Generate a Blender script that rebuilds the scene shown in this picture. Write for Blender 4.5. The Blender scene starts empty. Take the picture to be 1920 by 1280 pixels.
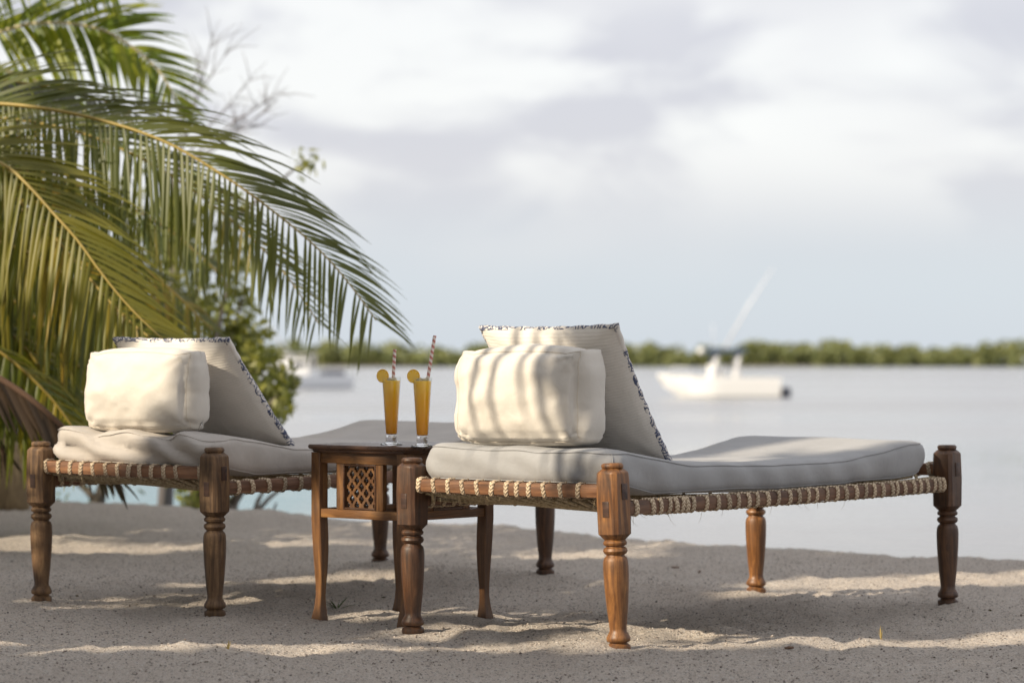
import bpy, bmesh, math, random
import numpy as np
from mathutils import Vector, Matrix, Euler

random.seed(7); RNG = np.random.RandomState(11)
R = math.radians
SC = bpy.context.scene
COL = SC.collection

# ------------------------------------------------------------------ camera
FPX, Y0, CZ = 5142.8, 674.65, 0.916            # focal length in photo pixels, horizon row, eye height
cam_d = bpy.data.cameras.new('camera'); cam = bpy.data.objects.new('camera', cam_d); COL.objects.link(cam)
cam_d.sensor_width = 36.0; cam_d.lens = FPX / 1920 * 36
cam.location = (0, 0, CZ); cam.rotation_euler = (R(90), 0, 0)
cam_d.shift_y = (Y0 - 640) / 1920
cam_d.clip_start = 0.1; cam_d.clip_end = 6000
cam_d.dof.use_dof = True; cam_d.dof.focus_distance = 9.05; cam_d.dof.aperture_fstop = 2.8
SC.camera = cam

# ------------------------------------------------------------------ sun and sky
SUN_EL = R(31)
SUN_H = Vector((-0.84, -0.543, 0)).normalized()            # horizontal direction towards the sun
SUN = Vector((SUN_H.x*math.cos(SUN_EL), SUN_H.y*math.cos(SUN_EL), math.sin(SUN_EL)))
sl = bpy.data.lights.new('sun', 'SUN'); so = bpy.data.objects.new('sun', sl); COL.objects.link(so)
sl.energy = 3.8; sl.angle = R(0.55); sl.color = (1.0, 0.865, 0.67)
so.rotation_euler = SUN.to_track_quat('Z', 'Y').to_euler()

W = bpy.data.worlds.new('World'); SC.world = W; W.use_nodes = True
wt = W.node_tree; wt.nodes.clear()
def wn(t, **k):
    n = wt.nodes.new(t)
    for a, b in k.items(): setattr(n, a, b)
    return n
wl = wt.links.new
out = wn('ShaderNodeOutputWorld'); bg = wn('ShaderNodeBackground'); bg.inputs['Strength'].default_value = 0.1
sky = wn('ShaderNodeTexSky', sky_type='NISHITA', sun_disc=False, sun_elevation=SUN_EL)
sky.sun_rotation = math.atan2(SUN_H.x, SUN_H.y)
tc = wn('ShaderNodeTexCoord'); mp = wn('ShaderNodeMapping')
mp.inputs['Scale'].default_value = (1, 1, 2.3); mp.inputs['Location'].default_value = (0.36, 0.2, 0.55)
wl(tc.outputs['Generated'], mp.inputs['Vector'])
n1 = wn('ShaderNodeTexNoise'); n1.inputs['Scale'].default_value = 9.0; n1.inputs['Detail'].default_value = 5; n1.inputs['Roughness'].default_value = 0.5
n1.inputs['Distortion'].default_value = 0.35
n2 = wn('ShaderNodeTexNoise'); n2.inputs['Scale'].default_value = 5.0; n2.inputs['Detail'].default_value = 2
wl(mp.outputs[0], n1.inputs['Vector']); wl(mp.outputs[0], n2.inputs['Vector'])
sep = wn('ShaderNodeSeparateXYZ'); wl(tc.outputs['Generated'], sep.inputs[0])
def ramp(src, a, b):
    m = wn('ShaderNodeMapRange', interpolation_type='SMOOTHSTEP'); m.inputs['From Min'].default_value = a; m.inputs['From Max'].default_value = b
    wl(src, m.inputs['Value']); return m.outputs[0]
def mixc(f, a, b):
    m = wn('ShaderNodeMix', data_type='RGBA')
    if isinstance(f, float): m.inputs[0].default_value = f
    else: wl(f, m.inputs[0])
    for i, c in ((6, a), (7, b)):
        if isinstance(c, tuple): m.inputs[i].default_value = (*c, 1)
        else: wl(c, m.inputs[i])
    return m.outputs[2]
def mul(a, b):
    m = wn('ShaderNodeMath', operation='MULTIPLY'); wl(a, m.inputs[0]); wl(b, m.inputs[1]); return m.outputs[0]
low = (4.0, 4.38, 4.85); lav = (4.2, 4.13, 4.47); wht = (6.0, 5.95, 5.88)
base = mixc(ramp(sep.outputs[2], 0.02, 0.075), low, lav)
cl = mul(ramp(n1.outputs[0], 0.40, 0.58), ramp(sep.outputs[2], 0.035, 0.085))
c1 = mixc(cl, base, wht)
c2 = mixc(mul(ramp(n2.outputs[0], 0.48, 0.68), ramp(sep.outputs[2], 0.02, 0.06)), c1, (5.25, 5.15, 5.25))
c3 = mixc(0.88, sky.outputs[0], c2)
wl(c3, bg.inputs['Color']); wl(bg.outputs[0], out.inputs['Surface'])

SC.view_settings.view_transform = 'Standard'; SC.view_settings.look = 'None'
SC.view_settings.exposure = 0.74; SC.view_settings.gamma = 1.0; SC.view_settings.use_curve_mapping = False
SC.render.engine = 'CYCLES'; SC.cycles.use_denoising = True
SC.cycles.max_bounces = 8; SC.cycles.transparent_max_bounces = 8; SC.cycles.caustics_reflective = False; SC.cycles.caustics_refractive = False
SC.cycles.sample_clamp_indirect = 4.0

# ------------------------------------------------------------------ helpers
def px(x, y, d):                                  # a photo pixel at a depth, as a point of the place
    return Vector(((x - 960) / FPX * d, d, CZ - (y - Y0) / FPX * d))
def on_ground(x, y, z=0.0):
    d = (CZ - z) * FPX / (y - Y0); return px(x, y, d)
def tag(o, label=None, cat=None, group=None, kind=None):
    if label: o['label'] = label
    if cat: o['category'] = cat
    if group: o['group'] = group
    if kind: o['kind'] = kind
    return o
def empty(name, loc=(0, 0, 0), rot=(0, 0, 0)):
    o = bpy.data.objects.new(name, None); COL.objects.link(o); o.location = loc; o.rotation_euler = rot
    o.empty_display_size = 0.1
    return o
def link(name, me, mat=None, parent=None, smooth=True):
    o = bpy.data.objects.new(name, me); COL.objects.link(o)
    if mat is not None and len(me.materials) == 0: me.materials.append(mat)
    if parent is not None: o.parent = parent
    if smooth and len(me.polygons):
        me.polygons.foreach_set('use_smooth', [True]*len(me.polygons))
    return o
def mesh_np(name, V, F, uv=None):
    me = bpy.data.meshes.new(name)
    V = np.asarray(V, dtype=np.float32); F = np.asarray(F, dtype=np.int32)
    k = F.shape[1]
    me.vertices.add(len(V)); me.vertices.foreach_set('co', V.ravel())
    me.loops.add(F.size); me.loops.foreach_set('vertex_index', F.ravel())
    me.polygons.add(len(F)); me.polygons.foreach_set('loop_start', np.arange(len(F), dtype=np.int32)*k)
    me.update(calc_edges=True); me.validate()
    return me
class MB:
    """collects shapes for one mesh"""
    def __init__(s): s.v = []; s.f = []; s.m = []
    def add(s, v, f, m=0):
        b = len(s.v); s.v += [tuple(p) for p in v]; s.f += [tuple(i+b for i in q) for q in f]; s.m += [m]*len(f); return s
    def box(s, c, d, M=None, bev=0.0, m=0):
        bm = bmesh.new(); bmesh.ops.create_cube(bm, size=1)
        for v in bm.verts: v.co = Vector((v.co.x*d[0], v.co.y*d[1], v.co.z*d[2]))
        if bev > 0: bmesh.ops.bevel(bm, geom=list(bm.edges), offset=bev, segments=2, profile=0.6, affect='EDGES')
        for v in bm.verts:
            v.co = v.co + Vector(c)
            if M is not None: v.co = M @ v.co
        bm.verts.index_update()
        s.add([v.co[:] for v in bm.verts], [[v.index for v in f.verts] for f in bm.faces], m); bm.free(); return s
    def tube(s, pts, rad, n=8, m=0, cap=True):
        pts = [Vector(p) for p in pts]
        rad = rad if isinstance(rad, (list, tuple, np.ndarray)) else [rad]*len(pts)
        V = []; F = []; ref = None
        for i, p in enumerate(pts):
            t = (pts[min(i+1, len(pts)-1)] - pts[max(i-1, 0)]).normalized()
            if ref is None:
                ref = Vector((0, 0, 1)) if abs(t.z) < 0.9 else Vector((1, 0, 0))
            a = (ref - t*ref.dot(t)).normalized(); ref = a; b = t.cross(a)
            for k in range(n):
                an = 2*math.pi*k/n; V.append(p + (a*math.cos(an) + b*math.sin(an))*rad[i])
        for i in range(len(pts)-1):
            for k in range(n):
                F.append((i*n+k, i*n+(k+1) % n, (i+1)*n+(k+1) % n, (i+1)*n+k))
        if cap: F.append(tuple(range(n-1, -1, -1))); F.append(tuple((len(pts)-1)*n+k for k in range(n)))
        return s.add(V, F, m)
    def lathe(s, prof, n=24, c=(0, 0, 0), m=0, M=None, closed=False):
        V = []; F = []
        for (r, z) in prof:
            for k in range(n):
                a = 2*math.pi*k/n; p = Vector((c[0]+r*math.cos(a), c[1]+r*math.sin(a), c[2]+z)); V.append(M @ p if M is not None else p)
        L = len(prof)
        for i in range(L-1 if not closed else L):
            j = (i+1) % L
            for k in range(n): F.append((i*n+k, i*n+(k+1) % n, j*n+(k+1) % n, j*n+k))
        if not closed:
            F.append(tuple(range(n-1, -1, -1))); F.append(tuple((L-1)*n+k for k in range(n)))
        return s.add(V, F, m)
    def build(s, name, mat, parent=None, smooth=True, auto=None):
        me = bpy.data.meshes.new(name); me.from_pydata(s.v, [], s.f)
        mats = mat if isinstance(mat, (list, tuple)) else [mat]
        for q in mats: me.materials.append(q)
        me.polygons.foreach_set('material_index', s.m); me.update()
        bm = bmesh.new(); bm.from_mesh(me); bmesh.ops.recalc_face_normals(bm, faces=bm.faces); bm.to_mesh(me); bm.free()
        o = link(name, me, None, parent, smooth)
        if auto is not None: me.set_sharp_from_angle(angle=R(auto))
        return o

# smooth value noise
class Noise2:
    def __init__(s, seed): s.t = np.random.RandomState(seed).rand(256, 256)
    def __call__(s, x, y):
        x = np.asarray(x, float); y = np.asarray(y, float)
        xi = np.floor(x).astype(int); yi = np.floor(y).astype(int); fx = x-xi; fy = y-yi
        fx = fx*fx*(3-2*fx); fy = fy*fy*(3-2*fy)
        g = lambda a, b: s.t[a % 256, b % 256]
        return (g(xi, yi)*(1-fx)+g(xi+1, yi)*fx)*(1-fy) + (g(xi, yi+1)*(1-fx)+g(xi+1, yi+1)*fx)*fy - 0.5
def fbm(x, y, seed, oct=4, gain=0.5):
    v = 0; a = 1.0
    for o in range(oct): v = v + a*Noise2(seed+o)(x*2**o, y*2**o); a *= gain
    return v

# ------------------------------------------------------------------ materials
def mat(name, col=(0.5, 0.5, 0.5), rough=0.6, **k):
    m = bpy.data.materials.new(name); m.use_nodes = True
    b = m.node_tree.nodes['Principled BSDF']; b.inputs['Base Color'].default_value = (*col, 1); b.inputs['Roughness'].default_value = rough
    for a, v in k.items(): b.inputs[a].default_value = v
    return m
class N:
    def __init__(s, m): s.t = m.node_tree; s.b = s.t.nodes['Principled BSDF']; s.o = s.t.nodes['Material Output']
    def n(s, t, **k):
        q = s.t.nodes.new(t)
        for a, b in k.items():
            if a.startswith('i_'): q.inputs[a[2:].replace('_', ' ')].default_value = b
            else: setattr(q, a, b)
        return q
    def l(s, a, b): s.t.links.new(a, b)
    def coord(s, kind='Object', scale=(1, 1, 1), rot=(0, 0, 0)):
        c = s.n('ShaderNodeTexCoord'); m = s.n('ShaderNodeMapping'); m.inputs['Scale'].default_value = scale; m.inputs['Rotation'].default_value = rot
        s.l(c.outputs[kind], m.inputs['Vector']); return m.outputs[0]
    def noise(s, vec, scale, detail=4, rough=0.55, dist=0.0):
        q = s.n('ShaderNodeTexNoise'); q.inputs['Scale'].default_value = scale; q.inputs['Detail'].default_value = detail
        q.inputs['Roughness'].default_value = rough; q.inputs['Distortion'].default_value = dist
        s.l(vec, q.inputs['Vector']); return q.outputs[0]
    def ramp(s, f, stops):
        q = s.n('ShaderNodeValToRGB'); e = q.color_ramp.elements
        while len(e) < len(stops): e.new(0.5)
        for i, (p, c) in enumerate(stops): e[i].position = p; e[i].color = (*c, 1)
        s.l(f, q.inputs[0]); return q.outputs[0]
    def mix(s, f, a, b, mode='MIX'):
        q = s.n('ShaderNodeMix', data_type='RGBA', blend_type=mode)
        for i, c in ((0, f), (6, a), (7, b)):
            if isinstance(c, (int, float)): q.inputs[i].default_value = c
            elif isinstance(c, tuple): q.inputs[i].default_value = (*c, 1)
            else: s.l(c, q.inputs[i])
        return q.outputs[2]
    def math(s, op, a, b=0.0):
        q = s.n('ShaderNodeMath', operation=op)
        for i, c in ((0, a), (1, b)):
            if isinstance(c, (int, float)): q.inputs[i].default_value = c
            else: s.l(c, q.inputs[i])
        return q.outputs[0]
    def mr(s, v, a, b, c=0.0, d=1.0):
        q = s.n('ShaderNodeMapRange'); q.inputs[1].default_value = a; q.inputs[2].default_value = b; q.inputs[3].default_value = c; q.inputs[4].default_value = d
        s.l(v, q.inputs[0]); return q.outputs[0]
    def bump(s, h, strength, dist):
        q = s.n('ShaderNodeBump'); q.inputs['Strength'].default_value = strength; q.inputs['Distance'].default_value = dist
        s.l(h, q.inputs['Height']); return q
    def col(s, c): s.l(c, s.b.inputs['Base Color'])
    def nrm(s, q): s.l(q.outputs[0], s.b.inputs['Normal'])

def wood(name, dark, mid, light, axis=2, rough=0.42, wear=0.35, scale=1.0):
    dark, mid, light = (tuple(x*k for x in c) for c, k in ((dark, 0.72), (mid, 0.78), (light, 0.86)))
    m = mat(name, mid, rough); n = N(m)
    sc = [26*scale]*3; sc[axis] = 2.2*scale
    v = n.coord('Object', tuple(sc))
    oi = n.n('ShaderNodeObjectInfo'); va = n.n('ShaderNodeVectorMath', operation='ADD')
    sv = n.n('ShaderNodeVectorMath', operation='SCALE'); n.l(oi.outputs['Random'], sv.inputs['Scale']); sv.inputs[0].default_value = (37, 21, 53)
    n.l(v, va.inputs[0]); n.l(sv.outputs[0], va.inputs[1]); v = va.outputs[0]
    g = n.noise(v, 1.6, 6, 0.6, 1.2)
    c = n.ramp(g, [(0.28, dark), (0.5, mid), (0.72, light)])
    w = n.coord('Object', (1, 1, 1)); q = n.noise(w, 9, 5, 0.6)
    c2 = n.mix(n.mr(q, 0.5, 0.72, 0, wear), c, tuple(x*0.42 for x in dark))
    gr = n.noise(w, 5.5, 5, 0.65, 0.5); c2 = n.mix(n.mr(gr, 0.52, 0.70, 0, 0.28), c2, tuple(0.55*x+0.45*y for x, y in zip(mid, (0.24, 0.20, 0.155))))
    fine = n.noise(v, 7.0, 3, 0.7)
    c3 = n.mix(n.mr(fine, 0.55, 0.75, 0, 0.5), c2, tuple(x*0.55 for x in dark))
    tint = n.mr(oi.outputs['Random'], 0, 1, 0.85, 1.12)
    hs = n.n('ShaderNodeHueSaturation'); n.l(tint, hs.inputs['Value']); n.l(c3, hs.inputs['Color'])
    n.col(hs.outputs[0]); n.nrm(n.bump(fine, 0.35, 0.002))
    n.l(n.mr(q, 0.3, 0.7, rough-0.08, rough+0.2), n.b.inputs['Roughness'])
    return m
M = {}
M['leg_wood'] = wood('leg_wood', (0.05, 0.021, 0.009), (0.215, 0.088, 0.026), (0.42, 0.19, 0.055), wear=0.55)
M['leg_wood_old'] = wood('leg_wood_old', (0.055, 0.028, 0.013), (0.16, 0.086, 0.038), (0.31, 0.185, 0.085), rough=0.6, wear=0.7)
M['leg_wood_shaded'] = wood('leg_wood_shaded', (0.03, 0.014, 0.007), (0.088, 0.038, 0.016), (0.17, 0.078, 0.031), wear=0.5)  # darker copy of the leg wood: shade on the legs put into the colour
M['rail_wood_x'] = wood('rail_wood_x', (0.08, 0.034, 0.017), (0.20, 0.088, 0.04), (0.33, 0.16, 0.075), axis=0, wear=0.5)
M['rail_wood_y'] = wood('rail_wood_y', (0.09, 0.042, 0.024), (0.19, 0.09, 0.048), (0.30, 0.16, 0.09), axis=1, rough=0.55)
M['peg'] = wood('tenon_wood', (0.02, 0.010, 0.007), (0.065, 0.028, 0.016), (0.12, 0.055, 0.03), axis=0)  # tenon wood darkened, shade of the recess put into its colour
M['table_wood'] = wood('table_wood', (0.065, 0.027, 0.010), (0.17, 0.075, 0.025), (0.27, 0.13, 0.042), rough=0.38, wear=0.3)
M['table_wood_x'] = wood('table_wood_x', (0.07, 0.03, 0.010), (0.18, 0.08, 0.026), (0.29, 0.14, 0.044), axis=0, rough=0.38, wear=0.25)
M['table_top'] = wood('table_top_wood', (0.045, 0.02, 0.012), (0.10, 0.045, 0.022), (0.17, 0.08, 0.04), axis=0, rough=0.27, wear=0.3)

def rope_mat():
    m = mat('rope', (0.5, 0.42, 0.28), 0.9); n = N(m)
    uv = n.n('ShaderNodeUVMap'); s = n.n('ShaderNodeSeparateXYZ'); n.l(uv.outputs[0], s.inputs[0])
    tri = n.math('ABSOLUTE', n.math('SUBTRACT', s.outputs[0], 0.5))
    a = n.math('ADD', s.outputs[1], n.math('MULTIPLY', tri, 1.6))
    st = n.math('SINE', n.math('MULTIPLY', a, 6.2832))
    v = n.coord('Object'); no = n.noise(v, 160, 3, 0.7); big = n.noise(v, 14, 2)
    h = n.math('ADD', n.math('MULTIPLY', st, 0.5), no)
    c = n.ramp(n.mr(h, -0.2, 1.1), [(0.0, (0.25, 0.17, 0.105)), (0.4, (0.53, 0.405, 0.27)), (1.0, (0.76, 0.63, 0.46))])
    oi = n.n('ShaderNodeObjectInfo'); hs = n.n('ShaderNodeHueSaturation'); n.l(n.mr(oi.outputs['Random'], 0, 1, 0.72, 1.1), hs.inputs['Value'])
    n.l(n.mix(n.mr(big, 0.4, 0.7, 0, 0.45), c, (0.34, 0.26, 0.18)), hs.inputs['Color']); n.col(hs.outputs[0])
    n.nrm(n.bump(h, 0.9, 0.003)); return m
M['rope'] = rope_mat()

def fabric(name, col, ws=900, rough=0.9, ribs=False, mott=0.1):
    m = mat(name, col, rough); n = N(m)
    n.b.inputs['Sheen Weight'].default_value = 0.15; n.b.inputs['Sheen Roughness'].default_value = 0.5
    v = n.coord('Object')
    big = n.noise(v, 7, 4, 0.55); c = n.mix(n.mr(big, 0.3, 0.75, 0, 1), tuple(min(1, x*(1+mott*0.5)) for x in col), tuple(x*(1-mott) for x in col))
    stain = n.noise(v, 2.3, 5, 0.65, 0.4); c = n.mix(n.mr(stain, 0.56, 0.72, 0, 0.35), c, tuple(a*b for a, b in zip(col, (0.86, 0.8, 0.72))))
    h = n.noise(v, ws*0.45, 2, 0.6)
    if ribs:
        q = n.n('ShaderNodeTexWave', wave_type='BANDS', bands_direction='Z'); q.inputs['Scale'].default_value = 30; q.inputs['Distortion'].default_value = 2.2
        q.inputs['Detail'].default_value = 2; q.inputs['Detail Scale'].default_value = 1.2; n.l(v, q.inputs['Vector'])
        c = n.mix(n.mr(q.outputs[1], 0.1, 0.7, 0.17, 0), c, tuple(x*0.62 for x in col))
        h = n.math('ADD', h, n.math('MULTIPLY', q.outputs[1], 1.2))
    n.col(c)
    wr = n.noise(n.coord('Object', (1, 1, 1)), 26, 3, 0.5, 0.6)
    b1 = n.bump(wr, 0.12, 0.02); b2 = n.bump(h, 0.35, 0.0012); n.l(b1.outputs[0], b2.inputs['Normal']); n.nrm(b2)
    return m
M['cream'] = fabric('cream_cotton', (0.625, 0.587, 0.527))
M['rib'] = fabric('cream_ribbed_cotton', (0.71, 0.67, 0.61), ribs=True)
M['grey'] = fabric('grey_canvas', (0.315, 0.315, 0.318), mott=0.12)
M['greige'] = fabric('faded_grey_canvas', (0.43, 0.395, 0.36), mott=0.14)
M['seam'] = mat('seam_thread', (0.375, 0.35, 0.33), 0.9)
M['cream_seam'] = mat('cream_seam', (0.60, 0.535, 0.45), 0.9)
def pattern():
    m = mat('navy_block_print', (0.7, 0.66, 0.58), 0.9); n = N(m); v = n.coord('Object')
    d = n.noise(v, 9, 2, 0.5)
    vd = n.n('ShaderNodeTexVoronoi', feature='F1'); vd.inputs['Scale'].default_value = 24; n.l(v, vd.inputs['Vector'])
    r1 = n.math('SINE', n.math('ADD', n.math('MULTIPLY', vd.outputs['Distance'], 24), n.math('MULTIPLY', d, 14)))
    ve = n.n('ShaderNodeTexVoronoi', feature='DISTANCE_TO_EDGE'); ve.inputs['Scale'].default_value = 52; n.l(v, ve.inputs['Vector'])
    a = n.mr(r1, 0.25, 0.4); e = n.mr(ve.outputs['Distance'], 0.11, 0.07)
    f = n.math('MAXIMUM', n.math('MULTIPLY', a, n.mr(n.noise(v, 13, 1), 0.40, 0.46)), n.math('MULTIPLY', e, n.mr(n.noise(v, 7, 1), 0.46, 0.52)))
    f = n.math('MINIMUM', f, 1.0)
    n.col(n.mix(f, (0.66, 0.62, 0.57), (0.065, 0.08, 0.14)))
    n.nrm(n.bump(n.noise(v, 400, 2), 0.4, 0.001)); return m
M['pattern'] = pattern()

def sand_mat():
    m = mat('coral_sand', (0.42, 0.36, 0.31), 0.95); n = N(m); v = n.coord('Object')
    g1 = n.noise(v, 170, 3, 0.75); g2 = n.noise(v, 60, 4, 0.7); big = n.noise(v, 1.3, 5, 0.6)
    vo = n.n('ShaderNodeTexVoronoi', feature='F1'); vo.inputs['Scale'].default_value = 150; vo.inputs['Randomness'].default_value = 1; n.l(v, vo.inputs['Vector'])
    c = n.ramp(g1, [(0.31, (0.20, 0.165, 0.14)), (0.41, (0.62, 0.54, 0.465)), (0.57, (0.76, 0.68, 0.60)), (0.68, (0.93, 0.87, 0.80))])
    sepc = n.n('ShaderNodeSeparateColor'); n.l(vo.outputs['Color'], sepc.inputs[0])
    c = n.mix(n.mr(sepc.outputs[0], 0.86, 0.93, 0, 0.75), c, (0.78, 0.74, 0.69))
    c = n.mix(n.mr(sepc.outputs[1], 0.90, 0.95, 0, 0.75), c, (0.12, 0.10, 0.09))
    c = n.mix(n.mr(big, 0.35, 0.7, 0, 0.3), c, (0.53, 0.46, 0.395))
    n.col(c)
    h = n.math('ADD', n.math('MULTIPLY', g2, 1.0), n.math('MULTIPLY', g1, 0.6))
    n.nrm(n.bump(h, 1.0, 0.028)); n.b.inputs['Specular IOR Level'].default_value = 0.2
    return m
M['sand'] = sand_mat()
M['grit'] = mat('coral_grit', (0.5, 0.45, 0.4), 0.9)
nn = N(M['grit']); gg = nn.n('ShaderNodeNewGeometry')
nn.col(nn.ramp(gg.outputs['Random Per Island'], [(0, (0.10, 0.08, 0.07)), (0.3, (0.30, 0.25, 0.21)), (0.7, (0.50, 0.44, 0.38)), (1.0, (0.66, 0.61, 0.55))]))

def water_mat():
    m = mat('sea_water', (0.33, 0.365, 0.37), 0.13, IOR=1.45); n = N(m)
    v = n.coord('Object', (0.35, 1.0, 1)); a = n.noise(v, 1.1, 4, 0.6); b = n.noise(v, 0.18, 3, 0.5)
    n.nrm(n.bump(n.math('ADD', a, n.math('MULTIPLY', b, 2.0)), 0.35, 0.35))
    w = n.coord('Object', (0.006, 0.03, 1)); cp = n.noise(w, 1.0, 4, 0.6); n.l(n.mr(cp, 0.35, 0.65, 0.06, 0.30), n.b.inputs['Roughness'])
    ps = n.n('ShaderNodeSeparateXYZ'); n.l(n.coord('Object'), ps.inputs[0])          # teal of shallows and reflected foliage, painted into the colour off the left bank
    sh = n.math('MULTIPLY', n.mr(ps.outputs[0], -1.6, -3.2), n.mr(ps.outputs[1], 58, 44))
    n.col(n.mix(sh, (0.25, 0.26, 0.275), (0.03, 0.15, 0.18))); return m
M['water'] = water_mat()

def leaf(name, stops, trans=0.35, rough=0.45, rand='Random Per Island', objrand=False, backcol=None):
    m = mat(name, stops[0][1], rough); n = N(m)
    if objrand: src = n.n('ShaderNodeObjectInfo').outputs['Random']
    else: src = n.n('ShaderNodeNewGeometry').outputs['Random Per Island']
    v = n.coord('Object'); no = n.noise(v, 2.2, 3, 0.6)
    f = n.math('ADD', n.math('MULTIPLY', src, 0.6), n.math('MULTIPLY', no, 0.5))
    c = n.ramp(f, stops); n.col(c)
    t = n.n('ShaderNodeBsdfTranslucent'); n.l(n.mix(0.5, c, tuple(x for x in (0.35, 0.36, 0.03)), 'MIX'), t.inputs[0])
    mx = n.n('ShaderNodeMixShader'); mx.inputs[0].default_value = trans
    n.l(n.b.outputs[0], mx.inputs[1]); n.l(t.outputs[0], mx.inputs[2]); n.l(mx.outputs[0], n.o.inputs['Surface'])
    return m
M['frond_deep'] = leaf('palm_leaflet', [(0.15, (0.035, 0.055, 0.014)), (0.5, (0.068, 0.092, 0.020)), (0.8, (0.14, 0.14, 0.026)), (0.95, (0.30, 0.21, 0.035))], 0.38)
M['frond_yellow'] = leaf('yellowing_palm_leaflet', [(0.15, (0.05, 0.068, 0.012)), (0.45, (0.105, 0.12, 0.016)), (0.72, (0.22, 0.19, 0.02)), (0.95, (0.40, 0.24, 0.025))], 0.42)
M['frond_bright'] = leaf('fresh_palm_leaflet', [(0.15, (0.07, 0.12, 0.008)), (0.5, (0.15, 0.22, 0.012)), (0.85, (0.32, 0.34, 0.02))], 0.5)
M['frond_dead'] = leaf('dry_palm_leaflet', [(0.15, (0.014, 0.008, 0.005)), (0.5, (0.034, 0.019, 0.010)), (0.9, (0.08, 0.046, 0.022))], 0.12, 0.8)
M['frond_grey'] = leaf('dull_palm_leaflet', [(0.15, (0.10, 0.11, 0.095)), (0.5, (0.15, 0.16, 0.14)), (0.9, (0.22, 0.22, 0.18))], 0.2, 0.5)
M['rachis'] = mat('palm_midrib', (0.30, 0.22, 0.045), 0.5)
M['rachis_dead'] = mat('dry_midrib', (0.14, 0.08, 0.05), 0.8)
M['bush'] = leaf('bush_leaf', [(0.15, (0.07, 0.095, 0.025)), (0.5, (0.18, 0.20, 0.045)), (0.9, (0.38, 0.36, 0.09))], 0.45)
M['mangrove'] = leaf('mangrove_leaf', [(0.15, (0.075, 0.10, 0.04)), (0.5, (0.17, 0.195, 0.07)), (0.9, (0.29, 0.29, 0.11))], 0.15, 0.6)
M['canopy'] = leaf('shade_tree_leaf', [(0.15, (0.04, 0.06, 0.02)), (0.9, (0.10, 0.12, 0.03))], 0.15)
M['bark'] = wood('bark', (0.10, 0.08, 0.065), (0.20, 0.17, 0.14), (0.30, 0.26, 0.22), rough=0.9)
M['palm_bark'] = wood('palm_bark', (0.14, 0.095, 0.05), (0.30, 0.21, 0.11), (0.44, 0.32, 0.17), rough=0.9)
M['twig'] = mat('grey_twig', (0.16, 0.14, 0.14), 0.9)
M['dry_grass'] = mat('dry_grass', (0.50, 0.38, 0.14), 0.8)
M['green_grass'] = mat('green_grass', (0.10, 0.13, 0.05), 0.8)
M['glass'] = mat('clear_glass', (1, 1, 1), 0.02); gn = N(M['glass'])       # thin-walled glass: clear with fresnel reflections
gt = gn.n('ShaderNodeBsdfTransparent'); gt.inputs[0].default_value = (0.98, 0.985, 0.98, 1); gl_ = gn.n('ShaderNodeBsdfGlossy'); gl_.inputs['Roughness'].default_value = 0.02
gw = gn.n('ShaderNodeLayerWeight'); gw.inputs[0].default_value = 0.5; gf = gn.n('ShaderNodeMapRange'); gn.l(gn.math('POWER', gw.outputs['Facing'], 4.0), gf.inputs[0]); gf.inputs[3].default_value = 0.035; gf.inputs[4].default_value = 0.6; gm = gn.n('ShaderNodeMixShader')
gn.l(gf.outputs[0], gm.inputs[0]); gn.l(gt.outputs[0], gm.inputs[1]); gn.l(gl_.outputs[0], gm.inputs[2]); gn.l(gm.outputs[0], gn.o.inputs['Surface'])
jm = M['juice'] = mat('orange_juice', (0.80, 0.36, 0.012), 0.25); jn = N(jm)
jn.b.inputs['Subsurface Weight'].default_value = 0.15; jn.b.inputs['Subsurface Radius'].default_value = (0.02, 0.01, 0.002); jn.b.inputs['Subsurface Scale'].default_value = 1.0
jv = jn.coord('Object'); js = jn.n('ShaderNodeSeparateXYZ'); jn.l(jv, js.inputs[0])
jz = jn.math('ADD', js.outputs[2], jn.math('MULTIPLY', jn.noise(jv, 60, 3), 0.05))
jn.col(jn.ramp(jn.mr(jz, 0.05, 0.26), [(0.0, (0.98, 0.36, 0.001)), (0.6, (1.0, 0.47, 0.002)), (1.0, (1.0, 0.62, 0.04))]))
M['solid_glass'] = mat('solid_glass', (1, 1, 1), 0.01, IOR=1.5); N(M['solid_glass']).b.inputs['Transmission Weight'].default_value = 1.0
M['ice'] = mat('ice', (0.95, 0.85, 0.55), 0.1, IOR=1.31); N(M['ice']).b.inputs['Transmission Weight'].default_value = 0.6
M['rind'] = mat('orange_rind', (0.80, 0.42, 0.02), 0.45)
M['flesh'] = mat('orange_flesh', (0.78, 0.40, 0.02), 0.3)
fn = N(M['flesh']); fv = fn.coord('Object'); fgr = fn.n('ShaderNodeTexGradient', gradient_type='RADIAL'); fn.l(fv, fgr.inputs[0])
fw = fn.math('ABSOLUTE', fn.math('SUBTRACT', fn.math('FRACT', fn.math('MULTIPLY', fgr.outputs['Fac'], 9.0)), 0.5))
fn.col(fn.mix(fn.mr(fw, 0.40, 0.46), (0.92, 0.55, 0.03), (0.92, 0.78, 0.38)))
M['straw'] = mat('striped_paper_straw', (0.8, 0.75, 0.7), 0.6)
sn = N(M['straw']); sv = sn.coord('Object'); sg = sn.n('ShaderNodeTexGradient', gradient_type='RADIAL'); sn.l(sv, sg.inputs[0])
sx = sn.n('ShaderNodeSeparateXYZ'); sn.l(sv, sx.inputs[0])
fr = sn.math('FRACT', sn.math('ADD', sg.outputs['Fac'], sn.math('MULTIPLY', sx.outputs[2], 52.0)))
sn.col(sn.mix(sn.mr(fr, 0.48, 0.54), (0.78, 0.70, 0.66), (0.50, 0.20, 0.17)))
M['boat_white'] = mat('white_gelcoat', (0.80, 0.795, 0.78), 0.3)
M['boat_grey'] = mat('grey_hull_paint', (0.50, 0.54, 0.62), 0.35)
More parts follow.
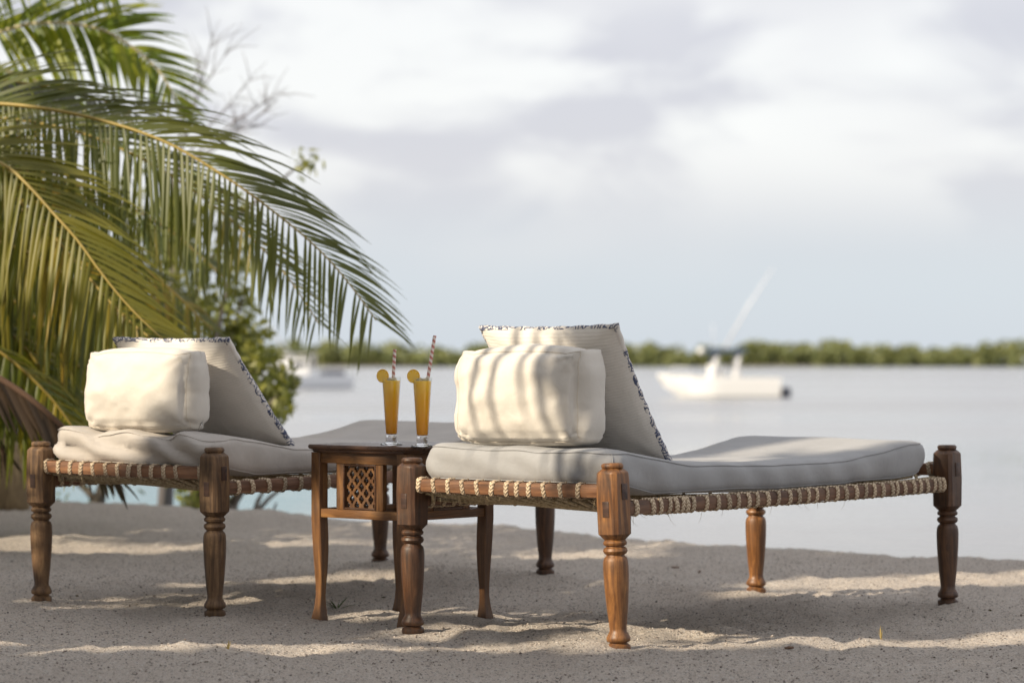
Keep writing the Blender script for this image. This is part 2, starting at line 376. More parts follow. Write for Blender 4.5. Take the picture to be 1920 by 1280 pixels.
M['boat_blue'] = mat('blue_canvas', (0.05, 0.08, 0.13), 0.7)
M['boat_dark'] = mat('dark_motor', (0.06, 0.065, 0.09), 0.35)
M['metal'] = mat('white_aluminium', (0.72, 0.72, 0.74), 0.3)
M['tint'] = mat('tinted_window', (0.04, 0.05, 0.06), 0.1)

# ------------------------------------------------------------------ ground, sea, far shore
SEA_Z = -1.12
def edge_y(x):                                   # where the sand terrace breaks down to the water
    e = np.interp(x, [-60, -12, -3.2, -1.02, -0.03, 0.89, 1.6, 2.32, 12, 60], [52, 23.5, 17.1, 15.5, 14.6, 13.45, 12.85, 12.42, 7.0, -30])
    return e + 0.18*fbm(np.asarray(x)*1.1+3, np.asarray(x)*0+5, 90, 3)
PITS = []
def ground(x, y):
    x = np.asarray(x, float); y = np.asarray(y, float)
    z = 0.014*np.clip((-x-0.5), 0, 4) + 0.036*fbm(x*0.55+20, y*0.55, 40, 2) + 0.027*fbm(x*2.2, y*2.2+9, 50, 3)
    # trodden hollows
    w = Noise2(70)(x*3.1+4, y*2.3); z = z - 0.03*np.clip(w-0.12, 0, 1)
    z = z + 0.017*fbm(x*8, y*8, 60, 3, 0.62) + 0.009*fbm(x*29, y*29, 64, 2, 0.8)
    for (cx, cy, a, r) in PITS: z = z + a*np.exp(-((x-cx)**2+(y-cy)**2)/(r*r))
    d = y - edge_y(x)
    z = z + 0.03*np.exp(-(d+0.25)**2/0.12)
    drop = np.clip(d, 0, None)
    return z - np.minimum(0.75*drop + 0.12*np.minimum(drop, .4), 2.2)
def axis_pts(segs):
    r = []
    for a, b, s in segs: r += list(np.arange(a, b-1e-6, s))
    r.append(segs[-1][1]); return np.array(r)
def build_sand():
    xs = axis_pts([(-60, -12, 4), (-12, -4, 0.4), (-4, 3.6, 0.022), (3.6, 12, 0.4), (12, 60, 4)])
    ys = axis_pts([(-60, -4, 4), (-4, 6.8, 0.4), (6.8, 13, 0.022), (13, 18.6, 0.045), (18.6, 26, 0.4), (26, 62, 3)])
    X, Y = np.meshgrid(xs, ys); Z = ground(X, Y)
    V = np.stack([X, Y, Z], -1).reshape(-1, 3); nx = len(xs); ny = len(ys)
    i = np.arange(nx*ny).reshape(ny, nx); F = np.stack([i[:-1, :-1], i[:-1, 1:], i[1:, 1:], i[1:, :-1]], -1).reshape(-1, 4)
    o = link('beach_sand', mesh_np('beach_sand', V, F), M['sand']); tag(o, 'grey coral sand beach with trodden hollows and sun patches', 'sand', kind='structure')

def build_sea():
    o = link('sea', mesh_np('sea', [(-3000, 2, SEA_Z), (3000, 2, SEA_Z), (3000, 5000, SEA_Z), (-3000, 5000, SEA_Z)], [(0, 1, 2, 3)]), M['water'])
    tag(o, 'calm pale grey sea water reflecting the overcast sky', 'water', kind='structure')
    xs = np.arange(-700, 701, 10.0); V = []; F = []
    for i, x in enumerate(xs):
        y = 800 + 14*math.sin(x*0.013) + 6*math.sin(x*0.05+1)
        V += [(x, y-2, SEA_Z-0.5), (x, y+4, SEA_Z+0.5), (x, y+90, SEA_Z+1.4), (x, y+160, SEA_Z-1)]
    for i in range(len(xs)-1):
        for k in range(3): a = i*4+k; F.append((a, a+4, a+5, a+1))
    o = link('far_shore', mesh_np('far_shore', V, F), mat('mud_bank', (0.14, 0.12, 0.09), 0.9)); tag(o, 'low muddy bank across the water', 'shore', kind='structure')

def leaf_quads(C, size, rng, aspect=0.5, flat=0.0, updir=None):
    """C: centres (n,3) -> rhombic leaves"""
    n = len(C); a = rng.normal(size=(n, 3)); a[:, 2] *= (1-flat); a /= np.linalg.norm(a, axis=1)[:, None]
    b = rng.normal(size=(n, 3)); b -= (b*a).sum(1)[:, None]*a; b /= np.linalg.norm(b, axis=1)[:, None]
    s = (size*(0.6+0.8*rng.rand(n)))[:, None]
    V = np.stack([C-a*s*0.5, C+b*s*aspect*0.5, C+a*s*0.5, C-b*s*aspect*0.5], 1).reshape(-1, 3)
    F = np.arange(4*n).reshape(n, 4); return V, F
def build_far_mangroves():
    rng = np.random.RandomState(5); Cs = []
    for x in np.arange(-330, 330, 2.6):
        for row in range(2):
            px_ = x + rng.uniform(-1.5, 1.5); y = 803 + row*9 + 14*math.sin(px_*0.013) + rng.uniform(-2, 2)
            h = 5.8 + 0.9*math.sin(px_*0.09) + rng.uniform(-1.7, 1.5) + (0.5 if row else 0) + (1.2 if px_ < -95 else 0)*min(1, max(0, (-px_-85)/30))
            n = 46; u = rng.normal(size=(n, 3)); u /= np.linalg.norm(u, axis=1)[:, None]
            r = rng.uniform(1.6, 2.6)
            top = np.array([px_, y, SEA_Z+h-r*0.8]) + u*np.array([r*1.1, r, r*0.8]); Cs.append(top)
            n2 = 60; Cs.append(np.stack([px_+rng.uniform(-2, 2, n2), y-2+rng.uniform(-1.5, 1.5, n2), SEA_Z+0.4+rng.rand(n2)*(h-2)], -1))
    C = np.concatenate(Cs); V, F = leaf_quads(C, 1.5, rng, 0.8)
    o = link('mangrove_belt', mesh_np('mangrove_belt', V, F), M['mangrove'], smooth=False)
    tag(o, 'long low belt of green mangroves along the far shore', 'mangroves', kind='stuff')

# ------------------------------------------------------------------ daybeds
BW, BL, HL = 0.8678, 1.95, 0.5886
BEDS = [dict(loc=(-.3313, 9.1885, .5888-HL), yaw=-.7165, tu=.0038, tv=.0059),
        dict(loc=(-1.7298, 10.087, .6167-HL), yaw=-.6439, tu=-.0065, tv=.0127)]
def bed_matrix(b):
    d = BEDS[b]; return Matrix.Translation(d['loc']) @ Euler((d['tv'], -d['tu'], d['yaw']), 'XYZ').to_matrix().to_4x4()

def leg_mesh(name, seed, sink):
    rng = random.Random(seed); mb = MB(); T = HL
    s = 0.0410; ch = 0.012
    def octo(h, c): return [(h-c, -h), (h, -h+c), (h, h-c), (h-c, h), (-h+c, h), (-h, h-c), (-h, -h+c), (-h+c, -h)]
    sec = [(0.0285, 0.012, T-0.016), (s-0.0015, ch, T-0.028), (s, ch, T-0.034), (s+0.0015, ch-0.002, T-0.12), (s+0.001, ch, T-0.222), (0.027, 0.010, T-0.241)]
    V = []; F = []
    for h, c, z in sec: V += [(x, y, z) for x, y in octo(h, c)]
    for i in range(len(sec)-1):
        for k in range(8): F.append((i*8+k, i*8+(k+1) % 8, (i+1)*8+(k+1) % 8, (i+1)*8+k))
    F.append(tuple(range(8))); F.append(tuple((len(sec)-1)*8+k for k in range(7, -1, -1))); mb.add(V, F)
    mb.lathe([(0.012, T+0.001), (0.030, T), (0.0345, T-0.004), (0.0355, T-0.009), (0.034, T-0.014), (0.028, T-0.018)], 28)
    j = lambda a: a*rng.uniform(-1, 1)
    prof = [(0.026, .362), (0.027, .350), (0.032, .347), (0.0365, .340), (0.0345, .333), (0.0275, .329), (0.028, .326), (0.035, .322), (0.0375, .314),
            (0.0335, .306), (0.0275, .301), (0.0285, .298), (0.0345, .292), (0.0378, .281), (0.0388, .264), (0.0385, .24), (0.0372, .205), (0.035, .17),
            (0.0318, .13), (0.0282, .095), (0.0258, .072), (0.0262, .062), (0.0315, .052), (0.0362, .043), (0.0368, .036), (0.034, .030), (0.0265, .0265), (0.0275, .024),
            (0.0355, .018), (0.0365, .008), (0.033, -.006), (0.028, -.02), (0.024, -0.06)]
    mb.lathe([(r*1.04, z+j(.0004)) for r, z in prof], 28)
    return mb
def rail(p0, p1, hw, hh, bow=0.0, seg=12):
    """rounded bar between two points, along x or y"""
    p0 = Vector(p0); p1 = Vector(p1); d = (p1-p0).normalized(); sx = Vector((0, 0, 1)).cross(d).normalized(); V = []; F = []; n = 12
    for i in range(seg+1):
        t = i/seg; p = p0.lerp(p1, t) - Vector((0, 0, bow*4*t*(1-t)))
        for k in range(n):
            a = 2*math.pi*(k+.5)/n; ca, sa = math.cos(a), math.sin(a); q = (abs(ca)**4.5+abs(sa)**4.5)**(-1/4.5)
            w = 1+0.03*math.sin(i*2.3+k*1.7)
            V.append(p + sx*(ca*q*hw*w) + Vector((0, 0, sa*q*hh*w)))
    for i in range(seg):
        for k in range(n): F.append((i*n+k, i*n+(k+1) % n, (i+1)*n+(k+1) % n, (i+1)*n+k))
    F.append(tuple(range(n-1, -1, -1))); F.append(tuple(seg*n+k for k in range(n)))
    return MB().add(V, F)
def wrap_mesh(hw, hh, width, seed):
    """flat braided rope turned once round a rail running along local y, with uv for the braid"""
    rng = random.Random(seed); n = 22; prof = [(-1, 0.0), (-0.85, .75), (-0.45, 1), (0, .72), (0.45, 1), (0.85, .75), (1, 0.0)]
    V = []; F = []; UV = []
    for k in range(n):
        a = 2*math.pi*k/n; ca, sa = math.cos(a), math.sin(a); q = (abs(ca)**4.5+abs(sa)**4.5)**(-1/4.5)
        sl = 0.004*math.sin(a+0.6+seed) + rng.uniform(-.0008, .0008)
        for (u, h) in prof:
            o = 0.0048*h*(1+0.25*math.sin(k*2.1+(1 if u > 0 else 0)*1.6)) - 0.0005
            V.append((ca*q*(hw+o)+0, u*width/2+sl, sa*q*(hh+o)))
    m = len(prof); me = bpy.data.meshes.new('rope_wrap'); uvs = []
    for k in range(n):
        for i in range(m-1):
            F.append((k*m+i, ((k+1) % n)*m+i, ((k+1) % n)*m+i+1, k*m+i+1))
            for (kk, ii) in ((k, i), (k+1, i), (k+1, i+1), (k, i+1)): uvs.append(((prof[ii][0]+1)/2, kk/n*15))
    me.from_pydata(V, [], F); uvl = me.uv_layers.new(name='UVMap'); uvl.data.foreach_set('uv', [c for q in uvs for c in q])
    me.materials.append(M['rope']); me.polygons.foreach_set('use_smooth', [True]*len(F)); me.update(); return me
WRAPS = [wrap_mesh(0.0235, 0.0235, w, i) for i, w in enumerate((0.0155, 0.0175, 0.0195))]

def build_bed(b, label, leg_mats, side_t, head_t, lean):
    root = empty('daybed'); root.matrix_world = bed_matrix(b)
    tag(root, label, 'daybed', 'rope daybeds on the sand')
    rng = random.Random(20+b)
    zh, zs = HL-0.089, HL-0.143
    for i, (u, v) in enumerate(((0, 0), (BW, 0), (0, BL), (BW, BL))):
        lg = leg_mesh('leg', i+b*7, 0).build('leg', leg_mats[i], root, auto=38); lg.location = (u, v, 0)
        lx, ly = lean[i]; lg.rotation_euler = (ly, lx, 0)
        if lx or ly: lg.location = (u-lx*HL*0.75, v+ly*HL*0.75, 0)
        su = -1 if u == 0 else 1; sv_ = -1 if v == 0 else 1
        t1 = MB().box((0, 0, 0), (0.012, 0.028, 0.05), bev=0.002).build('tenon', M['peg'], lg, auto=30); t1.location = (su*0.0385, 0.003, zh)
        t2 = MB().box((0, 0, 0), (0.026, 0.012, 0.05), bev=0.002).build('tenon', M['peg'], lg, auto=30); t2.location = (0.002, sv_*0.0385, zs)
    rails = [((0.03, 0, zh), (BW-0.03, 0, zh), 'rail_wood_x'), ((0.03, BL, zh), (BW-0.03, BL, zh), 'rail_wood_x'),
             ((0, 0.03, zs), (0, BL-0.03, zs), 'rail_wood_y'), ((BW, 0.03, zs), (BW, BL-0.03, zs), 'rail_wood_y')]
    for k, (a, c, mname) in enumerate(rails):
        ra = rail(a, c, 0.0225, 0.0225, 0.004).build('rail', M[mname], root, auto=50)
        ts = (head_t if k == 0 else [0.06+0.88*i/11+rng.uniform(-.015, .015) for i in range(12)] if k == 1 else side_t if k == 3 else [0.03+0.94*i/33+rng.uniform(-.008, .008) for i in range(34)])
        for t in ts:
            w = link('rope_wrap', WRAPS[rng.randrange(3)], None, ra); p = Vector(a).lerp(Vector(c), t) - Vector((0, 0, .004*4*t*(1-t)))
            w.location = p; w.rotation_euler = (rng.uniform(-.09, .09), 0, (R(90) if k < 2 else 0) + rng.uniform(-.06, .06))
    # sagging net of crossing ropes
    net = []
    for i in range(13): net.append(((0.05+0.77*i/12, 0.012, zh-0.022), 1))
    for i in range(7): net.append(((0.08+0.70*i/6, 0.012, zh-0.022), -1))
    for i in range(12):
        net.append(((0.022, 0.1+1.7*i/11, zs+0.006), 1)); net.append(((BW-0.022, 0.1+1.7*i/11, zs+0.006), -1))
    for (p, s) in net:
        p = Vector(p); d = Vector((s*0.62, 0.785, 0)); tt = 9
        if d.x > 0: tt = min(tt, (BW-p.x)/d.x)
        else: tt = min(tt, (0-p.x)/d.x)
        tt = min(tt, (BL-p.y)/d.y)
        if tt < 0.08: continue
        q = p + d*(tt-0.03); q.z = zs+0.004 if q.y < BL-.06 else zh-0.022
        pts = []
        for i in range(11):
            t = i/10; w = p.lerp(q, t); e = min(w.x, BW-w.x, w.y, BL-w.y)
            w.z = (p.z+(q.z-p.z)*min(1, t*3.0) if p.z > zs+.02 else w.z) - 0.022*(1-math.exp(-max(e-.02, 0)/0.10)) - (0.006 if s > 0 else 0); pts.append(w)
        MB().tube(pts, 0.0062, 6).build('rope_strand', M['rope_strand'], root)
    # loose fibres hanging from the rope
    fb = MB()
    for i in range(26):
        if rng.random() < 0.55: p = Vector((BW+rng.uniform(-.015, .022), rng.uniform(0.05, BL-.05), zs-0.024))
        else: p = Vector((rng.uniform(.05, BW-.05), rng.uniform(-.02, .02), zh-0.026))
        L_ = rng.uniform(.012, .045); dx = rng.uniform(-.02, .02); dy = rng.uniform(-.02, .02)
        fb.tube([p, p+Vector((dx*.4, dy*.4, -L_*.6)), p+Vector((dx, dy, -L_))], [0.0006, .0005, .0003], 3)
    o = fb.build('loose_fibres', M['rope_strand'], root); tag(o, kind='stuff')
    return root

def zone(v): return np.interp(v, [0, .12, .22, .45, .9, 1.35, 1.55, 1.75, 1.87], [.625, .624, .606, .572, .556, .556, .580, .606, .606])
def cushion_verts(n, w, d, h, p=9.0, bulge=(0.0, 0.0, 0.0)):
    """closed rounded box, n cells per edge; returns verts, faces, face id"""
    idx = {}; V = []; F = []; FI = []
    nx, ny, nz = n
    def vid(i, j, k):
        key = (i, j, k)
        if key not in idx: idx[key] = len(V); V.append((2*i/nx-1, 2*j/ny-1, 2*k/nz-1))
        return idx[key]
    for i in range(nx):
        for j in range(ny):
            F.append((vid(i, j, 0), vid(i, j+1, 0), vid(i+1, j+1, 0), vid(i+1, j, 0))); FI.append(4)
            F.append((vid(i, j, nz), vid(i+1, j, nz), vid(i+1, j+1, nz), vid(i, j+1, nz))); FI.append(5)
    for i in range(nx):
        for k in range(nz):
            F.append((vid(i, 0, k), vid(i+1, 0, k), vid(i+1, 0, k+1), vid(i, 0, k+1))); FI.append(2)
            F.append((vid(i, ny, k), vid(i, ny, k+1), vid(i+1, ny, k+1), vid(i+1, ny, k))); FI.append(3)
    for j in range(ny):
        for k in range(nz):
            F.append((vid(0, j, k), vid(0, j, k+1), vid(0, j+1, k+1), vid(0, j+1, k))); FI.append(0)
            F.append((vid(nx, j, k), vid(nx, j+1, k), vid(nx, j+1, k+1), vid(nx, j, k+1))); FI.append(1)
    return np.array(V), F, FI
def seam_tube(pts, r, name, m, parent):
    return MB().tube(pts, r, 5).build(name, m, parent)

def build_mattress(b, label, m, wrinkle):
    u0, u1, v0, v1, th = 0.035, 0.838, 0.012, 1.875, 0.098
    P, F, FI = cushion_verts((40, 96, 8), 1, 1, 1)
    def shape(P):
        U, V_, Z = P[:, 0], P[:, 1], P[:, 2]
        # rounded edges in section and rounded corners in plan
        eu = np.abs(U); ev = np.abs(V_)
        fu = 1-0.022*np.clip(np.abs(Z), 0, 1)**6; fv = 1-0.010*np.abs(Z)**6
        cr = np.clip((eu-0.86)/0.14, 0, 1)*np.clip((ev-0.94)/0.06, 0, 1); fu = fu - 0.05*cr; fv = fv - 0.02*cr
        u = (u0+u1)/2 + U*(u1-u0)/2*fu; v = (v0+v1)/2 + V_*(v1-v0)/2*fv
        top = zone(v) + 0.012*np.clip(1-u/0.8, 0, 1)*(v < 0.3) + 0.010*np.clip((v-1.5)/.3, 0, 1)*(1-u/BW)
        edge = np.clip((np.maximum(eu-0.90, 0)/0.10)**2 + (np.maximum(ev-0.955, 0)/0.045)**2, 0, 1)
        puff = 0.006*(1-eu**4)*(1-ev**8)
        dip = -0.012*np.exp(-((v-0.8)/0.5)**2)*np.exp(-((u-.43)/.25)**2)
        tz = top + puff + dip - 0.006*edge*(Z > 0)
        bz = top - th + 0.008*edge
        lowb = np.minimum(bz, np.interp(v, [0, .06, .25, 1.66, 1.78, 1.9], [.515, .512, .474, .470, .478, .515])) + 0.004*edge
        z = lowb + (tz-lowb)*(Z+1)/2
        # sides belly out a little
        bel = 0.007*(1-Z**2)
        u = u + bel*np.sign(U)*(eu > 0.999); v = v + bel*np.sign(V_)*(ev > 0.999)
        s = 30+b*17
        z = z + (0.004+0.003*wrinkle)*fbm(u*5+b*9, v*5, s, 3)*(Z > 0.2)
        rip = wrinkle*0.05*np.maximum(0, 1-v/0.5)
        fold = np.sin((z*1.6+u*0.55+0.05*fbm(u*7, v*7, s+5, 2))*42)
        v = v - rip*fold*0.35*(V_ < -0.8)*(1-0.5*np.abs(Z)); z = z + rip*0.25*fold*(Z > 0)
        # side creases
        cre = 0.006*np.sin(v*34+3*fbm(v*3, u*3, s+8, 2)+z*30)*fbm(v*2.1+7, u, s+9, 2)*2
        u = u + cre*(eu > 0.999)*np.sign(U)
        return np.stack([u, v, z], -1)
    Q = shape(P)
    me = mesh_np('mattress', Q, F)
    root = link('mattress', me, m); root.matrix_world = bed_matrix(b); tag(root, label, 'mattress', 'grey daybed mattresses')
    # piping along the upper and lower rims
    for zz in (0.93, -0.93):
        path = [(-1+2*i/40, -1) for i in range(41)] + [(1, -1+2*i/96) for i in range(1, 97)] + [(1-2*i/40, 1) for i in range(1, 41)] + [(-1, 1-2*i/96) for i in range(1, 97)]
        pp = np.array([(a, c, zz) for a, c in path]); q = shape(pp); cen = np.array([(u0+u1)/2, 0, 0])
        seam_tube([Vector(x) + Vector((0.001 if x[0] > .43 else -0.001, -0.001 if x[1] < .1 else 0, 0.0005)) for x in q], 0.0017, 'piping', m, root)
    for U in (-1, 1):
        q = shape(np.array([(U, -0.985, -0.9+1.8*i/8) for i in range(9)]))
        seam_tube([Vector((x[0]+0.001*U, x[1], x[2])) for x in q], 0.0014, 'corner_seam', m, root)
    return root

def build_block(b, label, u0, u1, v0, z0, d, h, seed, tilt):
    w = u1-u0; P, F, FI = cushion_verts((40, 14, 28), 1, 1, 1)
    def shape(P):
        X, Y, Z = P[:, 0].copy(), P[:, 1].copy(), P[:, 2].copy()
        nrm = (np.abs(X)**7+np.abs(Y)**5+np.abs(Z)**7)**(1/6.5); k = 1/np.maximum(nrm, 1); k = np.where(nrm > 1, k, 1)
        x = X*k; y = Y*k; z = Z*k
        bf = 0.060*(1-X**2)**0.7*(1-Z**2)**0.7
        yy = y*d/2 + np.sign(Y)*bf*np.abs(Y)
        xx = x*w/2*(1-0.03*(1-Z**2)*0) + np.sign(X)*0.026*(1-Z**2)*(1-Y**2)*np.abs(X) - 0.016*np.sign(X)*(np.abs(X) > .9)*(1-np.abs(Z))**1*0.8
        zz = z*h/2 + np.where(Z > 0, 0.022*(1-np.abs(X)**2.2)*(1-Y**2*.5)*Z, 0)
        # pulled corners
        cr = np.clip((np.abs(X)-.8)/.2, 0, 1)*np.clip((np.abs(Z)-.8)/.2, 0, 1); xx += 0.016*cr*np.sign(X); zz += 0.020*cr*np.sign(Z)*(Z > 0)
        s = seed
        # folds that run from the corners, bottom gathers
        yy += np.sign(Y)*0.016*fbm(X*2.3+s, Z*2.0, s, 3)
        ang = np.arctan2(1.02-np.abs(Z), 1.02-np.abs(X)); rr = np.hypot(1.02-np.abs(Z), (1.02-np.abs(X))*w/h)
        yy += np.sign(Y)*0.013*np.sin(ang*11+s)*np.exp(-rr/0.45)
        yy += np.sign(Y)*0.0045*np.exp(-((Z+0.86)/0.10)**2)*np.sin(X*17+3*fbm(X*4, Z, s+2, 2)) - np.sign(Y)*0.006*np.exp(-((Z+0.80)/0.05)**2)
        zz += 0.004*np.sin(X*9+s)*np.clip(-Z-.8, 0, 1)*5*0.3 + 0.008*fbm(X*1.8+s*3, Y+s, s+4, 2)*(Z > .5)
        return np.stack([xx, yy, zz], -1)
    Q = shape(P); me = mesh_np('block_cushion', Q, F)
    o = link('block_cushion', me, M['cream'])
    o.matrix_world = bed_matrix(b) @ Matrix.Translation(((u0+u1)/2, v0+d/2, z0+h/2)) @ Euler((R(tilt), R(-0.6), 0)).to_matrix().to_4x4()
    tag(o, label, 'cushion', 'cream block cushions')
    for Y in (-0.93, 0.93):
        path = [(-1+2*i/40, 1) for i in range(41)] + [(1, 1-2*i/28) for i in range(1, 29)] + [(1-2*i/40, -1) for i in range(1, 41)] + [(-1, -1+2*i/28) for i in range(1, 29)]
        q = shape(np.array([(a, Y, c) for a, c in path])); seam_tube([Vector(x)*1.001 for x in q], 0.0013, 'seam', M['cream_seam'], o)
    return o

def build_pillow(b, label, u0, u1, vt, zt, vb, zb, th, seed):
    w = u1-u0; h = math.hypot(vb-vt, zt-zb); n = 44
    root = empty('print_pillow'); lean = math.atan2(vb-vt, zt-zb)
    root.matrix_world = bed_matrix(b) @ Matrix.Translation(((u0+u1)/2, vb, zb)) @ Euler((lean, 0, 0)).to_matrix().to_4x4()
    tag(root, label, 'pillow', 'printed back pillows')
    a = np.linspace(-1, 1, n+1); A, B = np.meshgrid(a, a)
    ins = 1-0.05*(1-B**2)*np.abs(A)**3; ins2 = 1-0.035*(1-A**2)*np.abs(B)**3
    X = A*w/2*ins; Z = h/2 + B*h/2*ins2
    for side, name, mt in ((-1, 'back_panel', M['rib']), (1, 'front_panel', M['pattern'])):
        t = (1-np.abs(A)**2.6)**0.62*(1-np.abs(B)**2.6)**0.62
        Y = side*th/2*t*(1.0 if side > 0 else 0.8) - 0.018*(1 if side < 0 else 1) + 0.010
        rim = np.clip(1-t/0.30, 0, 1)
        Y = Y + side*0.006*fbm(A*2.5+seed, B*2.5, seed+(3 if side > 0 else 0), 3)*t
        ang = np.arctan2(1.02-np.abs(B), 1.02-np.abs(A)); rr = np.hypot(1.02-np.abs(B), 1.02-np.abs(A))
        Y = Y + side*0.006*np.sin(ang*10+seed)*np.exp(-rr/0.35)*np.clip(t*3, 0, 1)
        V = np.stack([X, Y, Z], -1).reshape(-1, 3); i = np.arange((n+1)**2).reshape(n+1, n+1)
        F = np.stack([i[:-1, :-1], i[:-1, 1:], i[1:, 1:], i[1:, :-1]], -1).reshape(-1, 4)
        if side > 0: F = F[:, ::-1]
        o = link(name, mesh_np(name, V, F), mt, root)
    # the printed border folds round onto the rim: a gusset all round
    path = [(-1+2*i/n, 1) for i in range(n+1)] + [(1, 1-2*i/n) for i in range(1, n+1)] + [(1-2*i/n, -1) for i in range(1, n+1)] + [(-1, -1+2*i/n) for i in range(1, n)]
    V = []; F = []; m = len(path); prof = [(-0.007, 0.962), (-0.005, 0.988), (0.000, 1.004), (0.009, 1.005), (0.017, 0.985), (0.025, 0.94)]
    for (p, q) in path:
        xx = p*w/2*(1-0.05*(1-q*q)*abs(p)**3); zz = q*h/2*(1-0.035*(1-p*p)*abs(q)**3)
        wob = 1+0.006*math.sin(p*23+q*31+seed)
        for (yo, s) in prof: V.append((xx*s*wob, yo-0.008, h/2+zz*s*wob))
    k = len(prof)
    for i in range(m):
        for j in range(k-1): F.append((i*k+j, ((i+1) % m)*k+j, ((i+1) % m)*k+j+1, i*k+j+1))
    link('border', mesh_np('border', V, F), M['pattern'], root)
    return root

# ------------------------------------------------------------------ side table and drinks
def build_table():
    c = Vector((-0.385, 9.66, 0.0)); root = empty('side_table', c, (0, 0, R(-41)))
    tag(root, 'carved brown wooden side table with lattice panels between the daybeds', 'table')
    S = 0.413; hs = S/2; TOPZ = 0.62
    # local: x along the face that looks to camera-left; corners
    for i, (sx, sy) in enumerate(((-1, -1), (1, -1), (-1, 1), (1, 1))):
        prof = [(0.0215, TOPZ-0.027), (0.0215, 0.36), (0.0213, 0.30), (0.0205, 0.25), (0.0175, 0.18), (0.0142, 0.12), (0.0135, 0.09), (0.0155, 0.055), (0.0195, 0.025), (0.0215, 0.012), (0.0215, -0.05)]
        V = []; F = []; ce = 0.0025
        for h, z in prof:
            bowx = -0.004*math.sin(max(0, min(1, (0.36-z)/0.36))*math.pi)*sx; bowy = -0.004*math.sin(max(0, min(1, (0.36-z)/0.36))*math.pi)*sy
            for x, y in ((h-ce, -h), (h, -h+ce), (h, h-ce), (h-ce, h), (-h+ce, h), (-h, h-ce), (-h, -h+ce), (-h+ce, -h)): V.append((x+bowx, y+bowy, z))
        for q in range(len(prof)-1):
            for k in range(8): F.append((q*8+k, q*8+(k+1) % 8, (q+1)*8+(k+1) % 8, (q+1)*8+k))
        F.append(tuple(range(8))); F.append(tuple((len(prof)-1)*8+k for k in range(7, -1, -1)))
        o = MB().add(V, F).build('leg', M['table_wood'], root, auto=40); o.location = (sx*hs, sy*hs, 0)
    Lf = S-0.043
    # lattice cut with four-lobed holes, made once
    pw, ph = Lf*0.40, 0.150
    cu = bpy.data.curves.new('lattice', 'CURVE'); cu.dimensions = '2D'; cu.fill_mode = 'BOTH'; cu.extrude = 0.005
    def spline(pts):
        s = cu.splines.new('POLY'); s.points.add(len(pts)-1); s.use_cyclic_u = True
        for i, p in enumerate(pts): s.points[i].co = (p[0], p[1], 0, 1)
    spline([(-pw/2, -ph/2), (pw/2, -ph/2), (pw/2, ph/2), (-pw/2, ph/2)])
    dx, dy = 0.045, 0.043
    for j in range(-2, 3):
        for i in range(-3, 4):
            for off in (0, 1):
                x = (i+0.5*off)*dx; y = (j+0.5*off)*dy
                pts = []
                for k in range(24):
                    a = 2*math.pi*k/24; r = 0.0140*(0.70+0.30*abs(math.cos(2*a))**1.0)
                    pts.append((min(max(x+r*math.cos(a)*0.86, -pw/2+0.003), pw/2-0.003), min(max(y+r*math.sin(a)*1.12, -ph/2+0.003), ph/2-0.003)))
                xs_ = [p[0] for p in pts]; ys_ = [p[1] for p in pts]
                if max(xs_)-min(xs_) > 0.011 and max(ys_)-min(ys_) > 0.010: spline(pts)
    tmp = bpy.data.objects.new('lattice_tmp', cu); COL.objects.link(tmp)
    dg = bpy.context.evaluated_depsgraph_get(); lat = bpy.data.meshes.new_from_object(tmp.evaluated_get(dg)); bpy.data.objects.remove(tmp)
    lat.materials.clear(); lat.materials.append(M['table_wood'])
    for f in range(4):
        Rz = Matrix.Rotation(R(90*f), 4, 'Z')
        def place(o, x, y, z, rx=0):
            o.matrix_local = Rz @ Matrix.Translation((x, y, z)) @ Matrix.Rotation(rx, 4, 'X')
        ap = MB().box((0, 0, 0), (Lf-0.001, 0.024, 0.037), bev=0.002).build('apron', M['table_wood_x'], root, auto=30); place(ap, 0, -hs-0.003, TOPZ-0.027-0.0185)
        lr = MB().box((0, 0, 0), (Lf-0.001, 0.026, 0.030), bev=0.002).build('lower_rail', M['table_wood_x'], root, auto=30); place(lr, 0, -hs-0.003, 0.381)
        pz = (0.396+TOPZ-0.064)/2; H_ = TOPZ-0.064-0.396
        for s in (-1, 1):
            st = MB().box((0, 0, 0), (0.036, 0.020, H_-0.001), bev=0.0015).build('stile', M['table_wood'], root, auto=30); place(st, s*(pw/2+0.020), -hs-0.001, pz)
        fr = MB(); t = 0.007
        for s in (-1, 1):
            fr.box((s*(pw/2+t*0.2), 0, 0), (t, 0.012, ph+0.012), bev=0.002); fr.box((0, 0, s*(ph/2+t*0.05)), (pw-0.005, 0.011, t), bev=0.002)
        fo = fr.build('panel_moulding', M['table_top'], root, auto=30); place(fo, 0, -hs-0.008, pz)
        la = link('lattice', lat, None, root, smooth=False); place(la, 0, -hs+0.003, pz, R(90))
    # top with a moulded, slightly bowed edge
    T = 0.240; ring = []
    for f in range(4):
        for k in range(16):
            t = k/16*2-1; bow = 0.012*(1-t*t) - 0.010*max(0, abs(t)-0.85)/0.15
            p = Vector((t*T, -T-bow, 0)); ring.append(Matrix.Rotation(R(90*f), 3, 'Z') @ p)
    lay = [(0.90, -0.026), (0.945, -0.026), (0.955, -0.021), (0.955, -0.018), (0.985, -0.015), (1.0, -0.010), (1.0, -0.005), (0.990, 0.0), (0.972, 0.001), (0.9, 0.001)]
    V = []; F = []; m = len(ring)
    for s, z in lay: V += [(p.x*s, p.y*s, TOPZ+z) for p in ring]
    for i in range(len(lay)-1):
        for k in range(m): F.append((i*m+k, i*m+(k+1) % m, (i+1)*m+(k+1) % m, (i+1)*m+k))
    F.append(tuple(range(m-1, -1, -1))); F.append(tuple((len(lay)-1)*m+k for k in range(m)))
    MB().add(V, F).build('table_top', M['table_top'], root, auto=25)
    return TOPZ+0.0012

